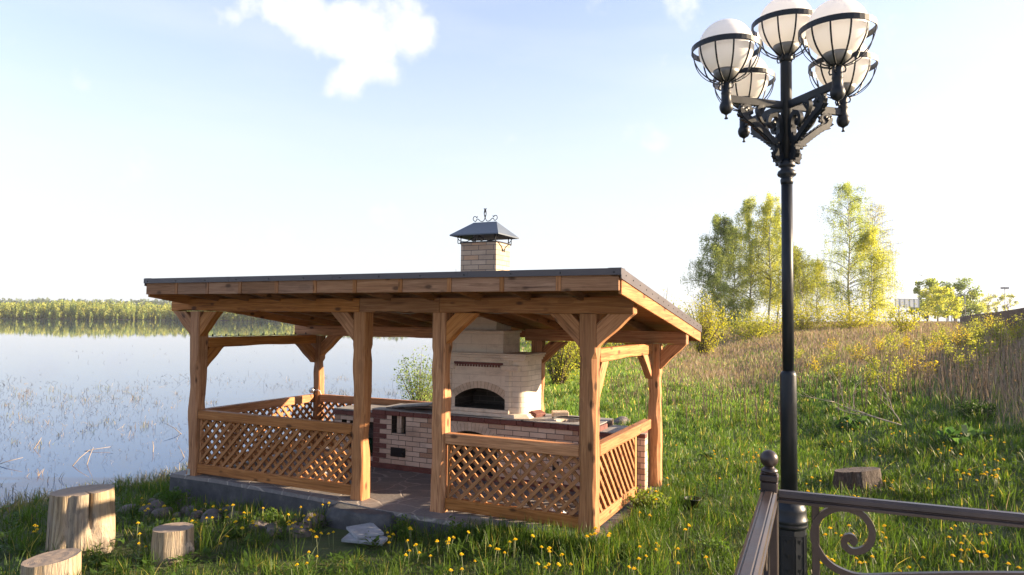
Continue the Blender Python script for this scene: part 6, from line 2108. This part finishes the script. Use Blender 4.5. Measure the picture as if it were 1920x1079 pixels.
# ================================================================== BIRCH TREES
def birch(px, Y, h, cr, nl, seed, label, lean=(0, 0), c0=(.10, .15, .025), c1=(.24, .27, .04), base=.18, group=None, name='birch_tree', droop=1.0, sz=.15, dens=52):
    f = 1308.87
    d = (camo.matrix_world.to_3x3() @ Vector(((px-960)/f, 0, -1))); x = d.x*Y/d.y
    rd = random.Random(seed); rng = np.random.default_rng(seed)
    T = thing(name, label, 'birch tree', (x, Y, gz(x, Y)-.05), 0, group)
    m = MB(); n = 14
    tp = [Vector((lean[0]*h*(i/n)**1.3+.10*math.sin(i*.8+seed), lean[1]*h*(i/n)+.08*math.cos(i*.7+seed), h*.97*i/n)) for i in range(n+1)]
    r0 = .0105*h
    m.tube(tp, [r0*(1-.93*(i/n)**.8) for i in range(n+1)], 9); m.build('trunk', 'birch_bark', T)
    lb = MB(); C = []
    def tpt(f_):
        t = f_*n; j = min(int(t), n-1); return tp[j].lerp(tp[j+1], t-j)
    for i in range(dens):
        f_ = base+(.98-base)*(i+rd.random())/dens
        p = tpt(f_); az = rd.uniform(0, 2*math.pi)
        q_ = (f_-base)/(1-base)
        prof = (1-q_)**.60*(.45+.55*min(1, q_*4))+.05
        L = cr*prof*rd.uniform(.65, 1.2)
        up = rd.uniform(.7, 1.5)
        d0 = Vector((math.cos(az), math.sin(az), up)).normalized()
        pts = [p]; q = p.copy(); dd = d0.copy()
        for k in range(6):
            dd = (dd+Vector((rd.gauss(0, .10), rd.gauss(0, .10), -.17*droop))).normalized(); q = q+dd*L/4.6; pts.append(q.copy())
        rb = r0*.28*(1-f_*.7)
        lb.tube(pts, [rb*(1-.85*k/6)+.006 for k in range(7)], 4, caps=False)
        for k in range(2, 7):
            for s_ in range(2 if k < 6 else 3):
                a2 = rd.uniform(0, 2*math.pi); o_ = Vector((math.cos(a2)*rd.uniform(.1, .5), math.sin(a2)*rd.uniform(.1, .5), rd.uniform(-.1, .35)))*max(.5, L/2.2)
                hang = rd.uniform(.5, 1.8)*droop*min(1, .45+L/3)
                a = pts[k]; b = a+o_; e = b+Vector((o_.x*.25, o_.y*.25, -hang))
                if s_ == 0: lb.tube([a, b, e], [.012, .008, .004], 3, caps=False)
                for t in np.linspace(.15, 1, 9):
                    w = a.lerp(b, min(1, t*2)) if t < .5 else b.lerp(e, (t-.5)*2)
                    C.append(w)
    lb.build('branches', 'twig', T)
    C = np.array([tuple(c) for c in C])
    nl = int(nl*3.1); idx = rng.integers(0, len(C), nl)
    P_ = C[idx]+rng.normal(0, 1, (nl, 3))*np.array([[.11, .11, .20]])
    P_ = P_[P_[:, 2] > base*h*.55]
    N = len(P_)
    V = leaf_quads(P_, rng.uniform(.55, 1.25, N)*sz*.72, rng, .6)
    t = np.clip(vnoise(P_[:, 0]+seed*3, P_[:, 2], .7, seed)+rng.normal(0, .18, N), 0, 1)[:, None]
    quads_obj('leaves', V, (np.array([c0])*(1-t)+np.array([c1])*t)*rng.uniform(.75, 1.25, (N, 1)), parent=T)
    return T
GA = 'birches standing in the left clump'
birch(1352, 66, 12.3, 3.0, 11500, 1, 'darkest full birch at the left edge of the clump', (0, 0), (.15, .20, .07), (.26, .31, .10), .10, GA, sz=.17, dens=60)
birch(1378, 70, 11.4, 2.4, 7500, 2, 'second birch of the clump, dark green behind the first', (-.02, 0), (.18, .23, .07), (.32, .36, .11), .14, GA)
birch(1408, 68, 14.0, 2.4, 9000, 3, 'tall paler birch in the middle of the left clump', (-.01, 0), (.24, .29, .07), (.42, .45, .12), .16, GA)
birch(1443, 67, 13.8, 2.3, 8500, 4, 'bright yellow birch just left of the lamp post', (.01, 0), (.29, .33, .07), (.47, .48, .12), .2, GA)
birch(1458, 71, 13.2, 2.2, 7000, 5, 'yellow birch half hidden by the lamp post', (.02, 0), (.27, .32, .07), (.45, .47, .12), .2, GA)
birch(1515, 62, 7.7, 1.9, 3600, 6, 'leaning slim birch right of the lamp post with green crown', (-.18, 0), (.13, .17, .025), (.26, .28, .04), .42, None)
birch(1532, 72, 7.2, 2.2, 4600, 7, 'shorter yellow green birch behind the leaning one', (0, 0), (.20, .24, .03), (.36, .36, .05), .2, None)
birch(1592, 66, 14.4, 3.3, 8800, 8, 'tallest birch with airy green crown right of the lamp post', (.005, 0), (.17, .23, .06), (.34, .39, .10), .12, None, dens=58)
birch(1632, 64, 9.6, 2.3, 7200, 9, 'bright yellow green birch at the right foot of the tallest birch', (.02, 0), (.29, .33, .06), (.46, .47, .10), .10, None, dens=50)
birch(1636, 74, 13.6, 2.4, 1500, 10, 'sparse pale birch with few leaves behind the tallest birch', (.03, 0), (.30, .31, .08), (.45, .44, .12), .45, None)
birch(1488, 85, 9.5, 2.0, 3600, 12, 'small distant birch glimpsed beside the lamp post', (0, 0), (.20, .24, .03), (.38, .38, .05), .2, None)

# ================================================================== FAR RIGHT BACKGROUND
def far_tree(px, Y, h, r, n, c0, c1, seed, label, sz=.3, name='broadleaf_tree'):
    f = 1308.87
    d = (camo.matrix_world.to_3x3() @ Vector(((px-960)/f, 0, -1))); x = d.x*Y/d.y
    rng = np.random.default_rng(seed); rd = random.Random(seed)
    T = thing(name, label, 'tree', (x, Y, gz(x, Y)-.05))
    m = MB(); m.tube([(0, 0, -.05), (.1, 0, h*.35), (0, .1, h*.8)], [h*.022, h*.016, h*.005], 7)
    for i in range(7):
        a = rd.uniform(0, 6.28); m.tube([(0, 0, h*(.2+.07*i)), (math.cos(a)*r*.5, math.sin(a)*r*.5, h*(.45+.06*i))], [h*.009, h*.003], 5)
    m.build('trunk', 'twig', T)
    K = 26; cl = []
    for i in range(K):
        z = rd.uniform(.25, .95); w = math.sqrt(max(0, 1-((z-.5)/.52)**2)); a = rd.uniform(0, 6.28); q = math.sqrt(rd.random())
        cl.append((math.cos(a)*r*w*q, math.sin(a)*r*w*q, z*h, rd.uniform(.18, .34)*r))
    cl = np.array(cl); idx = rng.integers(0, K, n)
    D = rng.normal(size=(n, 3)); D /= np.linalg.norm(D, axis=1)[:, None]
    C = cl[idx, :3]+D*cl[idx, 3:4]*rng.random((n, 1))**.4
    t = np.repeat(rng.random(K)[idx][:, None], 1, 1)*.6+rng.random((n, 1))*.4
    quads_obj('leaves', leaf_quads(C, rng.uniform(.6, 1.3, n)*sz, rng, .8), np.array([c0])*(1-t)+np.array([c1])*t, parent=T)
    return T
far_tree(1722, 150, 6.0, 2.2, 1200, (.10, .13, .07), (.16, .19, .09), 1, 'small grey green tree under the billboard', .35)
far_tree(1738, 135, 8.6, 2.8, 2600, (.16, .22, .05), (.28, .32, .08), 2, 'pale green rounded tree right of the billboard', .35)
far_tree(1757, 128, 6.6, 3.2, 2200, (.26, .29, .05), (.38, .38, .07), 3, 'low yellowish tree beside the pale rounded tree', .35)
far_tree(1789, 150, 9.6, 4.4, 3600, (.08, .13, .035), (.16, .21, .05), 4, 'broad dark green tree behind the distant lamp posts', .4)
far_tree(1776, 120, 5.4, 2.4, 1600, (.24, .29, .05), (.36, .38, .07), 5, 'bright low tree in front of the broad dark tree', .33)
far_tree(1818, 150, 7.2, 3.0, 1800, (.20, .25, .07), (.32, .35, .10), 6, 'pale tree right of the broad dark tree', .38)
far_tree(1852, 170, 7.8, 2.6, 1000, (.22, .25, .12), (.34, .36, .16), 7, 'faint thin tree above the brown fence', .38)
far_tree(1888, 160, 7.0, 2.4, 900, (.22, .25, .10), (.34, .36, .14), 8, 'small pale tree rising over the end of the fence', .38)

def atY(px, py, Y):
    f = 1308.87
    d = (camo.matrix_world.to_3x3() @ Vector(((px-960)/f, -(py-539.5)/f, -1))); t = Y/d.y
    return Vector((d.x*t, Y, H+d.z*t))
# billboard
def billboard():
    Y = 105; a = atY(1676, 561.5, Y); b = atY(1726, 576.5, Y)
    cx = (a.x+b.x)/2; w = b.x-a.x; zt, zb = a.z, b.z; g_ = gz(cx, Y)
    T = thing('billboard', 'wide pale grey blank billboard of five panels on two posts by the road', 'billboard', (cx, Y, g_), .15)
    for i in range(5):
        m = MB(); m.box(-w/2+i*w/5+.03, -w/2+(i+1)*w/5-.03, -.04, .04, zb-g_, zt-g_); m.build('panel', 'board', T)
    m = MB()
    for i in range(6): m.box(-w/2+i*w/5-.03, -w/2+i*w/5+.03, -.06, .05, zb-g_-.02, zt-g_+.02)
    m.box(-w/2-.03, w/2+.03, -.06, .05, zt-g_+.021, zt-g_+.08); m.box(-w/2-.03, w/2+.03, -.06, .05, zb-g_-.08, zb-g_-.021); m.build('frame', 'steel_grey', T)
    for x_ in (-w*.32, w*.32):
        m = MB(); m.tube([(x_, .12, -.3), (x_, .12, zt-g_)], .10, 8); m.build('post', 'steel_grey', T)
MAT['board'] = flatmat('pale_board', (0.42, 0.46, 0.50), 0.5)
MAT['steel_grey'] = flatmat('grey_green_steel', (0.14, 0.17, 0.17), 0.5, 0.3)
billboard()
def far_lamp(px, pyt, Y, arm, label):
    top = atY(px, pyt, Y); g_ = gz(top.x, Y); hh = top.z-g_
    T = thing('road_lamp', label, 'road lamp', (top.x, Y, g_), 0, 'road lamps in the distance')
    m = MB(); m.tube([(0, 0, -.2), (0, 0, hh*.93), (arm*.4, 0, hh*.985), (arm, 0, hh)], [.11, .075, .06, .05], 7); m.build('pole', 'pole_grey', T)
    m = MB(); m.bar((arm*.85, 0, hh), (arm*1.5, 0, hh+.1), .30, .12); m.build('lamp_head', 'pole_grey', T)
MAT['pole_grey'] = flatmat('galvanised_pole', (0.30, 0.31, 0.33), 0.5, 0.3)
far_lamp(1809, 544, 130, 1.4, 'tallest distant road lamp with its arm to the right')
far_lamp(1793, 553, 120, 1.0, 'middle distant road lamp in front of the broad dark tree')
far_lamp(1784, 570, 165, .8, 'short distant road lamp right of the yellowish tree')
far_lamp(1774, 573, 175, -.8, 'smallest distant road lamp nearest the yellowish tree')
def mast():
    top = atY(1884, 541, 140); g_ = gz(top.x, 140); hh = top.z-g_
    T = thing('floodlight_mast', 'slim distant floodlight mast above the brown fence', 'floodlight mast', (top.x, 140, g_))
    m = MB(); m.tube([(0, 0, -.2), (0, 0, hh)], [.10, .06], 7); m.build('pole', 'pole_grey', T)
    m = MB(); m.bar((-.8, 0, hh), (.8, 0, hh), .1, .1)
    for i in range(3): m.box(-.75+i*.55, -.35+i*.55, -.15, .15, hh-.15, hh+.25)
    m.build('floodlights', 'pole_grey', T)
mast()
# brown corrugated fence on the hill crest, plus an added unseen run for shade
MAT['fence'] = flatmat('dark_brown_fence', (0.085, 0.045, 0.038), 0.6, 0, .25, 1)
def fence():
    T = thing('brown_fence', 'dark brown boarded fence along the crest of the hill at the right', 'fence', tuple(atY(1870, 600, 60)*Vector((1, 1, 0)) if False else (0, 0, 0)))
    A = [(1800, 594.5, 600, 92), (1830, 590, 600, 78), (1860, 587, 600, 66), (1890, 583, 600, 56), (1925, 577, 600, 47), (2000, 562, 600, 40)]
    pts = [(atY(px, py, Y)) for px, py, _, Y in A]
    pts += [Vector((x_, y_, gz(x_, y_)+1.9)) for x_, y_ in ((25.5, 31), (20.5, 23), (17.0, 14.5), (15.8, 9.0))]  # out-of-view run, added to cast shade over the right slope
    m = MB(); k = 0
    for i in range(len(pts)-1):
        a, b = pts[i], pts[i+1]; L = (b-a).length; n = int(L/.16)
        for j in range(n):
            p = a.lerp(b, j/n); q = a.lerp(b, (j+1)/n)
            p = Vector((p.x, p.y, 0)); q = Vector((q.x, q.y, 0)); g0 = gz(p.x, p.y)
            zt = a.z+(b.z-a.z)*j/n+(.03 if k % 2 else 0)
            o_ = .02 if k % 2 else 0; k += 1
            d = (q-p).normalized(); nn = Vector((-d.y, d.x, 0))*o_
            vs = [p+nn+Vector((0, 0, g0-.2)), q+nn+Vector((0, 0, g0-.2)), q+nn+Vector((0, 0, zt)), p+nn+Vector((0, 0, zt))]
            m.add([tuple(v) for v in vs]+[tuple(v+Vector((-d.y, d.x, 0))*.025) for v in vs], [(0, 1, 2, 3), (7, 6, 5, 4), (3, 2, 6, 7), (0, 3, 7, 4), (1, 5, 6, 2)])
    m.build('boards', 'fence', T)
    for i in range(len(pts)):
        p = pts[i]; m = MB(); g0 = gz(p.x, p.y); m.box(p.x-.05, p.x+.05, p.y-.12, p.y-.03, g0-.2, p.z+.06); m.build('post', 'twig', T)
fence()
# pale low wall glimpsed behind the birch trunks
a = atY(1426, 634, 95); b = atY(1478, 622, 95)
m = MB(); m.box(a.x, b.x, 95, 95.2, gz(a.x, 95)-.2, b.z); m.box(a.x-.1, b.x+.1, 94.92, 95.28, b.z+.002, b.z+.08)
tag(m.build('garden_wall', 'white_plastic'), 'low pale wall glimpsed behind the trunks of the left birch clump', 'wall')
# bird
def bird():
    p = atY(1729, 518, 60)
    m = MB()
    m.tube([(-.16, 0, 0), (-.08, 0, .01), (0, 0, .012), (.08, 0, .008), (.13, 0, .005), (.17, 0, 0)], [.006, .022, .032, .026, .018, .003], 8)
    for s_ in (-1, 1):
        vs = [(.05, s_*.02, .012), (-.05, s_*.02, .012), (-.07, s_*.16, .06), (-.10, s_*.34, .03), (-.02, s_*.20, .07), (.03, s_*.14, .062)]
        m.add(vs+[(x_, y_, z_+.006) for x_, y_, z_ in vs], [(0, 1, 2, 5), (5, 2, 3, 4), (6, 11, 8, 7), (11, 10, 9, 8), (0, 5, 11, 6), (5, 4, 10, 11), (4, 3, 9, 10), (3, 2, 8, 9), (2, 1, 7, 8)])
    m.add([(-.14, 0, .002), (-.24, .035, 0), (-.24, -.035, 0), (-.14, 0, .008)], [(0, 1, 2), (3, 2, 1)])
    o = m.build('bird', 'iron', None, loc=tuple(p)); o.rotation_euler = (.3, 0, .6)
    tag(o, 'tiny dark bird gliding in the white sky above the billboard', 'bird')
bird()

# ================================================================== AIR
hb = MB(); hb.box(-640, 360, -30, 900, -4.0, 19.0)
def hazemat():
    m = bpy.data.materials.new('haze_air'); m.use_nodes = True
    n, l = m.node_tree.nodes, m.node_tree.links
    n.remove(n['Principled BSDF'])
    v = n.new('ShaderNodeVolumePrincipled')
    v.inputs['Color'].default_value = (0.95, 0.96, 1.0, 1); v.inputs['Density'].default_value = 0.00018; v.inputs['Anisotropy'].default_value = 0.3
    l.new(v.outputs[0], n['Material Output'].inputs['Volume'])
    return m
MAT['haze'] = hazemat()
tag(hb.build('haze', 'haze'), 'thin pale evening haze over the lake and the far shore', 'haze', kind='stuff')
